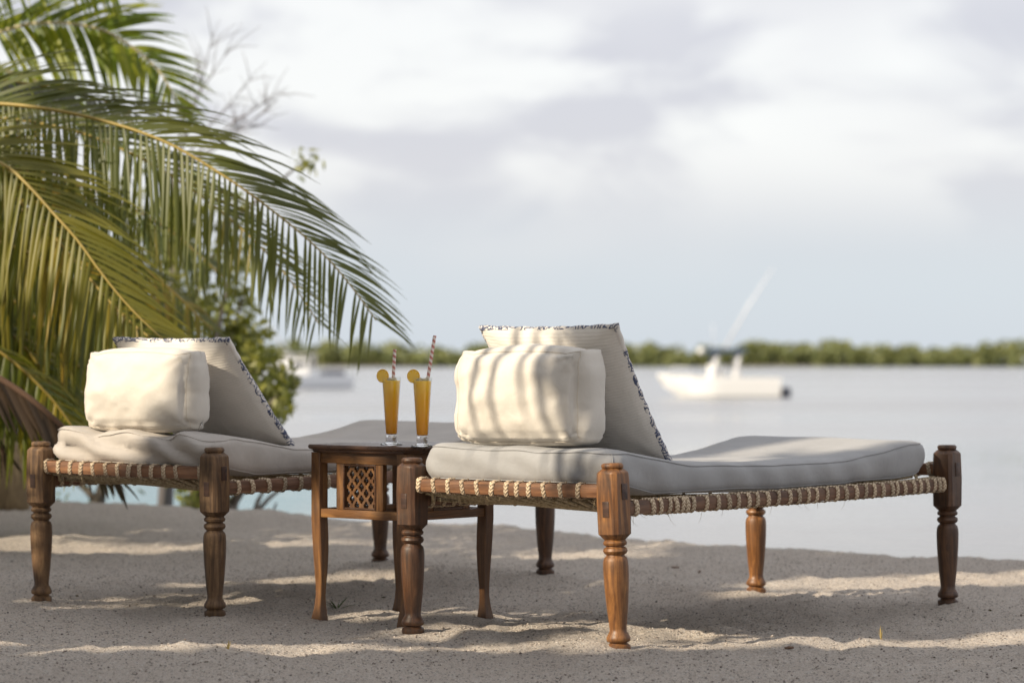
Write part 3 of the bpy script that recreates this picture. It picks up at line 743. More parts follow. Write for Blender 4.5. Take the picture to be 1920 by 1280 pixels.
def build_drink(base, label, straw_dir, slice_ang, tagw, slen):
    root = empty('tall_glass', base); tag(root, label, 'glass', 'tall glasses of orange juice')
    g = MB()
    MB().lathe([(0.002, 0.0), (0.034, 0.0), (0.0385, 0.0015), (0.0388, 0.004), (0.036, 0.006), (0.026, 0.0085), (0.0205, 0.0115), (0.0195, 0.015), (0.0197, 0.034), (0.002, 0.0342)], 32).build('glass_foot', M['solid_glass'], root, auto=50)
    prof = [(0.002, 0.0348), (0.0198, 0.0348), (0.0208, 0.04), (0.0243, 0.10), (0.0285, 0.17), (0.0328, 0.2345), (0.0326, 0.2362), (0.0317, 0.2362), (0.0315, 0.2345), (0.0273, 0.17), (0.0231, 0.10), (0.0197, 0.0415), (0.017, 0.037), (0.002, 0.0365)]
    g.lathe(prof, 32, m=0).build('glass_bowl', M['glass'], root)
    j = MB().lathe([(0.002, 0.0375), (0.0168, 0.0378), (0.0194, 0.0428), (0.0229, 0.10), (0.0271, 0.17), (0.0305, 0.2215), (0.0298, 0.2235), (0.002, 0.2232)], 28).build('juice', M['juice'], root)
    rng = random.Random(int(abs(base[0])*1e4))
    for k in range(4):
        a = k*1.7+rng.random(); rr = 0.013
        ic = MB().box((0, 0, 0), (0.019, 0.019, 0.017), bev=0.004).build('ice_cube', M['ice'], j); ic.location = (rr*math.cos(a), rr*math.sin(a), 0.2225+rng.uniform(-.002, .003)); ic.rotation_euler = (rng.uniform(-.5, .5), rng.uniform(-.5, .5), rng.random()*3)
    b = Vector(base)
    # straw, standing in the glass
    d = Vector(straw_dir).normalized(); foot = b + Vector((-d.x*0.055, 0.004, 0.0)) + Vector((0, 0, 0.060))
    L_ = slen
    st = MB().lathe([(0.0058, 0), (0.0058, L_), (0.0052, L_), (0.0052, 0)], 16, closed=True).build('paper_straw', M['straw'], None, auto=40)
    st.location = foot; st.rotation_euler = d.to_track_quat('Z', 'Y').to_euler()
    tag(st, 'red and white striped paper straw in the glass %s' % tagw, 'straw', 'striped paper straws')
    # orange slice hooked on the rim
    os_ = empty('orange_slice', b + Vector((-0.030, -0.006, 0.2395))); os_.rotation_euler = (R(90), R(6), slice_ang)
    tag(os_, 'thin orange slice on the rim of the glass %s' % tagw, 'orange slice', 'orange slices on glass rims')
    MB().lathe([(0.0212, -0.0028), (0.0232, -0.002), (0.0236, 0), (0.0232, 0.002), (0.0212, 0.0028)], 30, closed=True).build('rind', M['rind'], os_)
    MB().lathe([(0.001, -0.0025), (0.0208, -0.0025), (0.0211, 0), (0.0208, 0.0025), (0.001, 0.0025)], 30).build('flesh', M['flesh'], os_, auto=30)

# ------------------------------------------------------------------ palms
def smooth_path(pts, n):
    pts = np.array([tuple(p) for p in pts], float); d = np.r_[0, np.cumsum(np.linalg.norm(np.diff(pts, axis=0), axis=1))]
    P = np.vstack([2*pts[0]-pts[1], pts, 2*pts[-1]-pts[-2]]); out = []
    for s in np.linspace(0, d[-1], n):
        i = min(max(np.searchsorted(d, s, side='right')-1, 0), len(pts)-2); t = (s-d[i])/(d[i+1]-d[i]+1e-9)
        p0, p1, p2, p3 = P[i], P[i+1], P[i+2], P[i+3]
        out.append(0.5*((2*p1)+(-p0+p2)*t+(2*p0-5*p1+4*p2-p3)*t*t+(-p0+3*p1-3*p2+p3)*t**3))
    return np.array(out)
def leaflet(p, d0, L, w, droop, side_n, seg=6, curl=0.0):
    """V-folded tapering strip"""
    p = np.array(p, float); d = np.array(d0, float); d /= np.linalg.norm(d); V = []; F = []; st = L/seg; nrm = np.array(side_n, float)
    for i in range(seg+1):
        t = i/seg; ww = w*(0.45+0.55*min(1, t*6))*(1-max(0, (t-0.35)/0.65)**1.6) + 0.0008
        s = np.cross(d, nrm); s /= np.linalg.norm(s)+1e-9
        f = np.cross(s, d); V += [p - s*ww/2 + f*ww*0.22, p, p + s*ww/2 + f*ww*0.22]
        d = d + np.array([curl*st, 0, -droop*st*(0.6+1.2*t)]); d /= np.linalg.norm(d); p = p + d*st
    for i in range(seg):
        a = i*3; F += [(a, a+1, a+4, a+3), (a+1, a+2, a+5, a+4)]
    return V, F
def build_frond(parent, pts, n, Lf, rows, mt, rng, rad=(0.016, 0.003), single=False, wl=0.026, droop=2.2, start=0.08, rmat=None, lenprof=None, jitter=0.12, fwd=(0.35, 1.6), name='frond'):
    P = smooth_path(pts, 60); T = np.gradient(P, axis=0); T /= np.linalg.norm(T, axis=1)[:, None]
    fo = MB().tube([Vector(p) for p in P], list(np.linspace(rad[0], rad[1], 60)), 6).build(name, rmat or M['rachis'], parent)
    allV, allF = [], []
    for r, rd in enumerate(rows):
        rd = np.array(rd, float); rd /= np.linalg.norm(rd)
        for k in range(n):
            t = start + (1-start)*(k+0.5*r)/n; f = t*59; i = min(int(f), 58); p = P[i]+(P[i+1]-P[i])*(f-i); tg = T[i]
            prof = (min(1, 0.45+2.6*t)*(1-0.62*max(0, (t-0.55)/0.45)**1.5)) if lenprof is None else lenprof(t)
            if rng.random() < 0.05: continue
            L = Lf*prof*rng.choice((rng.uniform(0.88, 1.1), rng.uniform(0.92, 1.08), rng.uniform(0.6, 1.05)))
            fq = fwd[r] if isinstance(fwd[0], tuple) else fwd; fw = fq[0] + (fq[1]-fq[0])*t**1.8
            side = rd - tg*rd.dot(tg); side /= np.linalg.norm(side)+1e-9
            d = side + tg*fw + np.array([rng.uniform(-1, 1), rng.uniform(-1, 1), rng.uniform(-1, 1)])*jitter
            nn_ = np.cross(tg, side)
            V, F = leaflet(p, d, L, wl*rng.uniform(0.8, 1.15)*(0.6+0.4*min(1, (1-t)*4)), (droop[r] if isinstance(droop, tuple) else droop)*rng.uniform(0.7, 1.3), nn_+np.array([rng.uniform(-.5, .5), rng.uniform(-.5, .5), 0]), 7)
            if single:
                me = bpy.data.meshes.new('leaflet'); me.from_pydata(V, [], F); link('leaflet', me, mt, fo)
            else:
                b = len(allV); allV += V; allF += [tuple(q+b for q in ff) for ff in F]
    if not single:
        o = link('leaflets', mesh_np('leaflets', np.array(allV), np.array(allF)), mt, fo); tag(o, kind='stuff')
    return fo
def V3(a, b): return [px(*p) for p in a] if b else a
def palm_trunk(parent, pts, rads):
    P = smooth_path(pts, 40); r = np.interp(np.linspace(0, 1, 40), np.linspace(0, 1, len(rads)), rads)
    r = r*(1+0.045*np.sin(np.arange(40)*1.9)); MB().tube([Vector(p) for p in P], list(r), 14).build('trunk', M['palm_bark'], parent)

def build_palms():
    rng = random.Random(3)
    # the near palm: its crown hangs just outside the left edge
    crown = px(-430, 520, 12.9)
    p1 = empty('palm_tree', (crown.x-0.15, crown.y+0.1, 0.0)); inv = Matrix.Translation(p1.location).inverted()
    tag(p1, 'near coconut palm with long drooping fronds over the left daybed', 'palm tree', 'coconut palms')
    def loc(pts): return [inv @ px(*q) for q in pts]
    palm_trunk(p1, [inv @ Vector((crown.x-0.15, crown.y+0.1, -0.2)), inv @ Vector((crown.x-0.1, crown.y+0.1, 0.6)), inv @ crown], [0.2, 0.15, 0.13])
    c = (-430, 520, 12.9)
    # big frond with a yellow midrib
    build_frond(p1, loc([c, (-260, 290, 12.8), (-110, 205, 12.5), (0, 195, 12.3), (150, 216, 12.15), (300, 262, 12.0), (420, 330, 11.9), (520, 402, 11.8), (600, 470, 11.75), (655, 532, 11.7), (705, 600, 11.65)]),
                106, 0.68, [(0.06, -0.35, -1.0), (0.2, 0.62, 0.62)], M['frond_deep'], rng, (0.014, 0.003), True, 0.0200, (2.0, 1.0), 0.14, fwd=((0.12, 1.1), (1.1, 1.7)), jitter=0.11)
    # lower yellowing frond
    build_frond(p1, loc([c, (-250, 330, 12.6), (-110, 268, 12.2), (0, 305, 11.95), (50, 345, 11.85), (100, 400, 11.75), (145, 450, 11.7), (185, 505, 11.65), (235, 567, 11.6), (290, 622, 11.55), (345, 668, 11.5)]),
                56, 0.62, [(-0.05, -0.3, -1.0), (0.6, 0.5, 0.5)], M['frond_yellow'], rng, (0.015, 0.003), True, 0.021, (1.5, 0.7), 0.2, fwd=((0.15, 1.5), (1.2, 1.8)), jitter=0.07)
    # two more fronds of the same spray close behind
    build_frond(p1, loc([c, (-280, 300, 13.0), (-130, 225, 12.9), (0, 222, 12.8), (140, 246, 12.7), (270, 300, 12.6), (380, 370, 12.5), (470, 445, 12.4), (540, 520, 12.35), (600, 610, 12.3)]),
                80, 0.50, [(0.06, -0.35, -1.0), (0.2, 0.62, 0.55)], M['frond_deep'], rng, (0.012, 0.003), False, 0.018, (2.0, 1.0), 0.14, fwd=((0.12, 1.1), (1.2, 1.8)), jitter=0.12)
    build_frond(p1, loc([c, (-250, 350, 12.7), (-110, 300, 12.4), (0, 350, 12.3), (80, 420, 12.2), (150, 500, 12.1), (230, 590, 12.0), (320, 660, 11.9), (400, 700, 11.9)]),
                110, 0.6, [(-0.05, -0.3, -1.0), (0.6, 0.5, 0.5)], M['frond_yellow'], rng, (0.013, 0.003), False, 0.018, (1.5, 0.7), 0.2, fwd=((0.15, 1.5), (1.2, 1.8)), jitter=0.1)
    # dull folded frond above
    build_frond(p1, loc([c, (-330, 300, 13.2), (-200, 180, 13.3), (-60, 150, 13.3), (60, 158, 13.2), (160, 178, 13.1), (250, 212, 13.0)]),
                46, 0.5, [(0.1, -0.2, -0.9), (0.4, 0.7, -0.2)], M['frond_grey'], rng, (0.014, 0.003), False, 0.032, 2.0, 0.2)
    # curtain of hanging fronds low down
    for q, mt in (([c, (-200, 430, 13.1), (0, 455, 13.2), (130, 520, 13.25), (250, 620, 13.3), (330, 740, 13.3)], 'frond_yellow'),
                  ([c, (-220, 500, 13.4), (-60, 520, 13.6), (60, 590, 13.7), (150, 690, 13.8), (210, 800, 13.8)], 'frond_green'),
                  ([c, (-250, 480, 13.7), (-40, 470, 14.0), (120, 540, 14.2), (260, 660, 14.3), (350, 790, 14.3)], 'frond_green'),
                  ([c, (-280, 560, 12.9), (-120, 600, 12.8), (0, 660, 12.8), (90, 740, 12.8), (150, 820, 12.8)], 'frond_green'),
                  ([c, (-260, 420, 13.5), (-60, 380, 13.9), (120, 420, 14.2), (280, 510, 14.4), (400, 620, 14.5)], 'frond_yellow'),
                  ([c, (-280, 380, 13.8), (-80, 320, 14.4), (120, 340, 14.8), (300, 420, 15.0), (420, 520, 15.1)], 'frond_deep'),
                  ([c, (-260, 520, 13.2), (-120, 540, 13.3), (-10, 600, 13.4), (70, 680, 13.4), (120, 770, 13.4)], 'frond_green'),
                  ([c, (-260, 450, 14.0), (-60, 430, 14.4), (90, 470, 14.6), (200, 560, 14.7), (270, 680, 14.8), (300, 800, 14.8)], 'frond_green'),
                  ([c, (-260, 470, 14.4), (-90, 440, 15.0), (30, 470, 15.2), (110, 560, 15.3), (170, 690, 15.3), (190, 820, 15.3)], 'frond_green'),
                  ([c, (-270, 440, 14.2), (-80, 410, 14.8), (140, 450, 15.0), (300, 560, 15.2), (390, 700, 15.2)], 'frond_green')):
        build_frond(p1, loc(q), 76, 0.66, [(-0.05, -0.4, -1.0), (0.55, 0.6, -0.25)], M[mt], rng, (0.016, 0.004), False, 0.03, 2.2, 0.12, fwd=(0.1, 1.0))
    for q in ([c, (-250, 600, 12.6), (-80, 670, 12.5), (40, 735, 12.5), (140, 820, 12.5), (225, 900, 12.5)],
              [c, (-300, 600, 12.8), (-160, 680, 12.8), (-60, 760, 12.8), (10, 850, 12.8)]):
        build_frond(p1, loc(q), 60, 0.4, [(-0.4, -0.2, -1.0), (0.35, 0.3, -0.4)], M['frond_dead'], rng, (0.03, 0.008), False, 0.032, 1.5, 0.1, rmat=M['rachis_dead'], fwd=(1.6, 2.2))
    # farther, taller palm: base in the lower left corner, fronds at the top
    c2 = (-330, 170, 16.6)
    b2 = px(-14, 925, 16.3); p2 = empty('palm_tree', (b2.x, b2.y, 0.02)); inv = Matrix.Translation(p2.location).inverted()
    tag(p2, 'farther coconut palm with bright green fronds at the top left', 'palm tree', 'coconut palms')
    palm_trunk(p2, loc([(-14, 960, 16.3), (-10, 900, 16.3), (-30, 850, 16.35), (-120, 600, 16.5), c2]), [0.21, 0.2, 0.15, 0.12, 0.11])
    build_frond(p2, loc([c2, (-180, 95, 16.3), (-60, 72, 16.1), (0, 60, 16), (50, 46, 15.95), (100, 43, 15.9), (150, 47, 15.85), (200, 60, 15.8), (250, 90, 15.8), (295, 130, 15.75), (322, 172, 15.7), (338, 215, 15.7)]),
                84, 0.56, [(0.42, -0.4, -0.85), (0.45, 0.5, 0.55)], M['frond_bright'], rng, (0.016, 0.004), False, 0.036, 1.0, 0.1, rmat=mat('pale_midrib', (0.42, 0.36, 0.2), 0.5), fwd=(0.3, 1.2))
    for q in ([c2, (-260, 20, 16.2), (-140, -70, 15.9), (0, -95, 15.7), (120, -70, 15.6), (220, -20, 15.5)],
              [c2, (-300, 60, 16.0), (-220, -60, 15.5), (-90, -120, 15.2), (60, -120, 15.0), (190, -80, 14.9)],
              [c2, (-200, 130, 17), (-60, 120, 17.2), (60, 150, 17.3), (150, 200, 17.4), (210, 270, 17.4)],
              [c2, (-220, 210, 17), (-100, 230, 17.2), (0, 290, 17.3), (70, 370, 17.4)],
              [c2, (-420, 60, 16.8), (-560, 40, 17), (-700, 120, 17.2), (-780, 260, 17.3)]):
        build_frond(p2, loc(q), 52, 0.6, [(0.2, -0.35, -0.95), (0.35, 0.6, 0.1)], M['frond_bright'], rng, (0.016, 0.004), False, 0.034, 1.6, 0.1, rmat=mat('pale_midrib', (0.42, 0.36, 0.2), 0.5))

M['frond_green'] = leaf('green_palm_leaflet', [(0.15, (0.065, 0.095, 0.010)), (0.5, (0.16, 0.19, 0.016)), (0.75, (0.32, 0.28, 0.022)), (0.95, (0.40, 0.25, 0.03))], 0.5)
M['rope_strand'] = mat('rope_strand', (0.46, 0.37, 0.23), 0.95)
rs = N(M['rope_strand']); rv = rs.coord('Object'); rs.col(rs.ramp(rs.noise(rv, 120, 3, 0.7), [(0.3, (0.16, 0.11, 0.06)), (0.7, (0.58, 0.48, 0.31))])); rs.nrm(rs.bump(rs.noise(rv, 180, 2), 0.8, 0.003))

# ------------------------------------------------------------------ trees
def branch_tree(rng, base, height, spread, levels=3, r0=0.08, up=0.6, split=(2, 4), lean=(0, 0)):
    mb = MB(); tips = []
    def grow(p, d, L, r, lev):
        n = 5; pts = [p]; q = p.copy(); dd = d.copy()
        for i in range(n):
            dd = (dd + Vector((rng.uniform(-.25, .25), rng.uniform(-.25, .25), rng.uniform(-.08, .2)))).normalized(); q = q + dd*L/n; pts.append(q.copy())
        mb.tube(pts, list(np.linspace(r, r*0.55, n+1)), 7 if lev < 2 else 5)
        if lev >= levels: tips.append((pts[-1], dd)); tips.append((pts[3], dd)); return
        for k in range(rng.randint(*split)):
            i = rng.randint(2, n); a = rng.uniform(0, 2*math.pi); s = spread*rng.uniform(0.7, 1.2)
            nd = (dd*0.6 + Vector((math.cos(a)*s, math.sin(a)*s, up*rng.uniform(0.1, 0.9)))).normalized()
            grow(pts[i], nd, L*rng.uniform(0.5, 0.78), r*0.55, lev+1)
        tips.append((pts[-1], dd))
    grow(Vector(base), Vector((lean[0], lean[1], 1)).normalized(), height*0.42, r0, 0)
    return mb, tips
def crown_leaves(tips, n, r, size, rng, squash=0.7, centers=None):
    C = []
    for (p, d) in tips:
        k = max(3, int(n*rng.uniform(0.5, 1.4)))
        u = rng.normal(size=(k, 3)); u /= np.linalg.norm(u, axis=1)[:, None]; u *= (rng.rand(k)**0.45)[:, None]*r*rng.uniform(0.6, 1.25); u[:, 2] *= squash
        C.append(np.array(p)+u)
    return np.concatenate(C)
def build_trees():
    # bush at the water's edge, behind the palm
    specs = [((330, 17.6), 2.6, 0.9, 'leafy green bush at the water edge behind the left daybed', 6, (0.25, 0)),
             ((120, 19.5), 4.4, 0.9, 'tall leafy tree standing behind the near palm fronds', 8, (0.1, 0)),
             ((-120, 18.5), 3.4, 0.9, 'dense dark shrub behind the palm at the left edge', 9, (0.1, 0))]
    for k, ((pxx, d), h, sp, label, seed, lean) in enumerate(specs):
        rng = random.Random(seed); nr = np.random.RandomState(seed)
        b = px(pxx, 900, d); b.z = float(ground(b.x, b.y))-0.1
        root = empty('bush' if k != 1 else 'tree', b); tag(root, label, 'bush' if k != 1 else 'tree', 'leafy trees by the water')
        mb, tips = branch_tree(rng, (0, 0, 0), h, sp, 3, 0.05+0.01*h, lean=lean)
        mb.build('trunk', M['bark'], root)
        C = crown_leaves(tips, 34, 0.30, 0.1, nr)
        if k == 0:                                   # fuller flank towards the open water
            ex = []
            for (a, c_, rr, nn2) in ((470, 680, 0.22, 420), (505, 735, 0.20, 420), (520, 770, 0.13, 200), (455, 640, 0.18, 260), (480, 770, 0.2, 320), (440, 720, 0.3, 520), (430, 560, 0.16, 150), (415, 610, 0.2, 260), (440, 470, 0.16, 110), (400, 520, 0.2, 200), (525, 700, 0.08, 60)):
                q = px(a, c_, 18.3) - b; sub = nr.normal(size=(max(4, nn2//36), 3))*rr*0.62; u = sub[nr.randint(len(sub), size=nn2)] + nr.normal(size=(nn2, 3))*rr*0.20; ex.append(np.array(q)+u)
            C = np.concatenate([C]+ex)
            lim = MB()
            for e in ((470, 680), (505, 740), (480, 770), (455, 560), (440, 470)):
                q = px(e[0], e[1], 18.3) - b; lim.tube([Vector((0.05, 0, 0.7)), Vector((q.x*0.55, q.y*0.5, (q.z+0.7)*0.55)), q], [0.03, 0.02, 0.006], 6)
            lim.build('limb', M['bark'], root)
        if k == 1:
            ex = []
            for (a, c_, rr, nn2) in ((300, 400, .4, 500), (380, 430, .3, 380), (330, 520, .4, 600), (420, 500, .25, 240), (250, 470, .4, 500), (200, 560, .4, 500), (380, 600, .35, 500), (280, 640, .4, 500), (100, 600, .4, 500), (140, 700, .4, 500), (240, 740, .4, 500), (30, 700, .4, 500), (340, 720, .35, 400)):
                q = px(a, c_, d) - b; sub = nr.normal(size=(max(4, nn2//36), 3))*rr*0.62; ex.append(np.array(q) + sub[nr.randint(len(sub), size=nn2)] + nr.normal(size=(nn2, 3))*rr*0.22)
            C = np.concatenate([C]+ex)
            q = px(572, 300, d) - b; u = nr.normal(size=(42, 3))*0.05; C = np.concatenate([C, np.array(q)+u])
            s_ = px(430, 420, d) - b; MB().tube([Vector((0.1, 0, 1.6)), s_, q], [0.03, 0.018, 0.006], 6).build('limb', M['bark'], root)
        # keep the open sky and water on the right clear
        w = C + np.array(b); sxp = 960 + FPX*w[:, 0]/w[:, 1]; syp = Y0 - FPX*(w[:, 2]-CZ)/w[:, 1]
        lim_x = np.interp(syp, [100, 230, 300, 420, 560, 640, 700, 790, 830], [250, 330, 420, 480, 470, 530, 560, 560, 430])
        keep = (sxp < lim_x) | ((np.abs(sxp-572) < 40) & (np.abs(syp-300) < 45)); C = C[keep]
        C = C[nr.rand(len(C)) < (0.62 if k == 0 else 0.85)]
        V, F = leaf_quads(C, 0.074, nr, 0.5)
        o = link('crown', mesh_np('crown', V, F), M['bush'], root, smooth=False)
    # bare grey branches behind the palms
    b = px(300, 900, 21.0); b.z = -0.8; root = empty('bare_tree', b); tag(root, 'leafless grey tree with thin twigs against the sky', 'tree')
    rng = random.Random(31); mb = MB()
    hub = px(330, 320, 21.0) - b; mb.tube([Vector((0, 0, 0)), Vector((0.1, 0, 1.6)), hub], [0.07, 0.05, 0.03], 7)
    tw = MB()
    for e in ((430, 90), (470, 150), (520, 190), (400, 60), (450, 250), (380, 110), (500, 230), (535, 170)):
        q = px(e[0], e[1], 21.0+rng.uniform(-.6, .6)) - b; m1 = hub.lerp(q, 0.5) + Vector((rng.uniform(-.08, .08), rng.uniform(-.2, .2), rng.uniform(-.05, .1)))
        tw.tube([hub, m1, q], [0.010, 0.006, 0.002], 5)
        for k in range(9):
            t = rng.uniform(0.35, 1.0); s0 = m1.lerp(q, (t-0.35)/0.65); s1 = s0 + Vector((rng.uniform(-.15, .3), rng.uniform(-.2, .2), rng.uniform(-.05, .3))); tw.tube([s0, s0.lerp(s1, .5)+Vector((0, 0, .02)), s1], [0.0035, 0.0025, 0.0012], 4)
    mb.build('trunk', M['twig'], root); tw.build('twigs', M['twig'], root)

# trees out of the frame, towards the sun, whose crowns throw the dappled shade
LIT = []          # (point, radius): chosen sunlit spots; crown leaves on their sun rays are cut away
def lit_ground(x0, y0, x1, y1, r, n=7):
    a = on_ground(x0, y0); b = on_ground(x1, y1)
    for i in range(n): LIT.append((a.lerp(b, i/(n-1)), r))
def lit_px(x, y, d, r): LIT.append((px(x, y, d), r))
def build_shade():
    lit_ground(1540, 1092, 2040, 1076, 0.17, 14)
    lit_ground(1190, 1190, 1540, 1172, 0.075, 12)
    lit_ground(1420, 1208, 1980, 1182, 0.05, 14)
    lit_ground(800, 1188, 980, 1178, 0.065, 6)
    lit_ground(430, 1102, 720, 1090, 0.07, 9)
    lit_ground(-40, 1235, 470, 1215, 0.05, 14)
    lit_ground(480, 1222, 1130, 1208, 0.035, 14)
    lit_ground(150, 1150, 420, 1140, 0.03, 8)
    for (x, y, r) in ((900, 740, .17), (950, 700, .15), (970, 780, .12), (880, 820, .15), (930, 800, .13)): lit_px(x, y, 9.05, r)
    for x in (800, 850, 900, 950): lit_px(x, 900, 9.1, 0.07)
    lit_px(960, 630, 9.25, 0.11); lit_px(1010, 625, 9.2, 0.06)
    for y in (890, 940, 990, 1050, 1120, 1190): lit_px(1150, y, 8.62, 0.045)
    for y in (960, 1000, 1050, 1100): lit_px(1420, y, 10.6, 0.05)
    for y in (870, 930, 990): lit_px(1765, y, 10.2, 0.03)
    for y in (880, 960, 1130): lit_px(768, y, 9.18, 0.03)
    for x in (600, 640, 700): lit_px(x, 960, 9.6, 0.035)
    lit_px(600, 1080, 9.65, .05); lit_px(905, 1060, 9.7, .05)
    for (x, y, r) in ((260, 720, .13), (320, 760, .10), (220, 760, .08)): lit_px(x, y, 10.0, r)
    lit_px(340, 720, 9.95, .12); lit_px(300, 690, 10.0, .12); lit_px(370, 780, 9.95, .08); lit_px(250, 842, 10.0, 0.07); lit_px(330, 850, 9.95, 0.06); lit_px(150, 840, 10.05, 0.05); lit_px(400, 655, 10.1, 0.05); lit_px(330, 650, 10.05, 0.05)
    for x in (90, 150, 220, 290): lit_px(x, 880, 10.0, 0.04)
    for y in (880, 950, 1030, 1100): lit_px(70, y, 10.1, 0.04)
    for (a, c, d) in ((1400, 835, 10.0), (1500, 832, 10.1), (1600, 828, 10.2), (1330, 850, 9.8)): lit_px(a, c, d, 0.03)
    for (a, c, d) in ((30, 60, 16), (150, 80, 16), (90, 720, 13.5), (200, 760, 13.5), (240, 150, 15.8), (40, 850, 13), (330, 560, 13.2), (400, 500, 15)): lit_px(a, c, d, 0.5)
    for (a, c, d) in ((60, 480, 11.9), (250, 480, 11.6), (150, 600, 12.8), (330, 330, 12)): lit_px(a, c, d, 0.2)
    for (a, c, d) in ((460, 640, 18), (500, 740, 18), (420, 520, 18)): lit_px(a, c, d, 0.9)
    s = np.array(SUN); side = np.array((SUN_H.y, -SUN_H.x, 0)) * -1
    LP = np.array([tuple(p) for p, r in LIT]); LR = np.array([r for p, r in LIT])
    mid = np.array((0.2, 10.0, 0.0)); sh = np.array(SUN_H)
    labels = ['first', 'second', 'third', 'fourth', 'fifth', 'sixth', 'seventh']
    for k in range(7):
        nr = np.random.RandomState(100+k); rng = random.Random(100+k)
        pos = mid + sh*(8.0+0.9*(k % 2)) + side*(-7.2+2.4*k)
        pos[2] = 0; root = empty('shade_tree', pos.tolist())
        tag(root, 'broad leafy shade tree outside the view, %s of the row along the beach' % labels[k], 'tree', 'shade trees behind the beach')
        mb, tips = branch_tree(rng, (0, 0, -0.1), 7.5, 0.9, 2, 0.16); mb.build('trunk', M['bark'], root)
        n = 14000; u = nr.normal(size=(n, 3)); u /= np.linalg.norm(u, axis=1)[:, None]; u *= (nr.rand(n)**0.4)[:, None]
        C = u*np.array([1.9, 1.9, 3.7]) + np.array([0, 0, 4.9])
        C = C[C[:, 2] > 0.9]
        wv = C + pos; keep = np.ones(len(C), bool)
        for p, r in zip(LP, LR):
            dv = wv - p; al = dv @ s; pd = np.linalg.norm(dv - al[:, None]*s, axis=1); keep &= ~((pd < r+0.10) & (al > 0))
        V, F = leaf_quads(C[keep], 0.19, nr, 0.6)
        link('crown', mesh_np('crown', V, F), M['canopy'], root, smooth=False)
    # palm outside the left edge; the leaflets of one frond stripe the right cushion
    rng = random.Random(77); pb = Vector((-5.2, 7.0, 0)); p3 = empty('palm_tree', pb)
    tag(p3, 'coconut palm outside the left edge whose frond shades the cushions', 'palm tree', 'coconut palms')
    palm_trunk(p3, [(0, 0, -0.2), (0.05, 0, 0.8), (0.1, 0, 2.0)], [0.2, 0.15, 0.13])
    tgt = px(985, 700, 9.02); fc = tgt + SUN*4.7 - pb
    hdir = Vector((0.54, -0.84, 0))                  # across the sun's direction
    top = Vector((0.1, 0, 2.05))
    build_frond(p3, [top, top.lerp(fc, .5)+Vector((0, 0, .45)), fc+Vector((-.28, .22, .26)), fc+Vector((0, 0, .20)), fc+hdir*0.30+Vector((0, 0, .06)), fc+hdir*0.5+Vector((0, 0, -.2))], 19, 0.85, [(-0.22, 0.25, -1)], M['frond_deep'], rng, (0.010, 0.004), False, 0.040, 1.4, 0.45, fwd=(0.1, 0.9))
    for a in (1.5, 2.1, 2.7, 3.2, 3.7):
        dv = Vector((math.cos(a), math.sin(a), 0)); build_frond(p3, [top, top+dv*0.7+Vector((0, 0, .7)), top+dv*1.6+Vector((0, 0, .8)), top+dv*2.4+Vector((0, 0, .2))], 40, 0.6, [(-dv.y, dv.x, -.5), (dv.y, -dv.x, -.5)], M['frond_deep'], rng, (0.016, 0.004), False, 0.035, 1.6, 0.15)

# ------------------------------------------------------------------ boats
def hull_mesh(L, Bm, H, mt, parent, sheer=0.35, name='hull', m2=None):
    """bow towards -x, waterline at z=0"""
    mb = MB(); n = 22; st = []
    for i in range(n+1):
        t = i/n; x = -L/2 + L*t; w = Bm/2*min(1, (t/0.42))**0.62 if t > 0 else 0.0; w = max(w, 0.02)
        deck = H + sheer*(1-min(1, t/0.6))**1.6; keel = -0.35+0.6*max(0, 0.22-t)/0.22*1.6
        rake = -0.35*(1-min(1, t/0.2))
        st.append([(x+rake, 0.86*w, deck-0.14), (x+rake, w, deck), (x+rake*.9, w*0.98, deck-0.2), (x+rake*0.4, w*0.80, keel+0.42), (x, 0, keel), (x+rake*0.4, -w*0.80, keel+0.42), (x+rake*.9, -w*0.98, deck-0.2), (x+rake, -w, deck), (x+rake, -0.86*w, deck-0.14)])
    V = [p for s in st for p in s]; F = []; k = 9
    for i in range(n):
        for j in range(k): F.append((i*k+j, i*k+(j+1) % k, (i+1)*k+(j+1) % k, (i+1)*k+j))
    F.append(tuple(range(k))); F.append(tuple(n*k+j for j in range(k-1, -1, -1)))
    mb.add(V, F); return mb.build(name, mt, parent, auto=40)
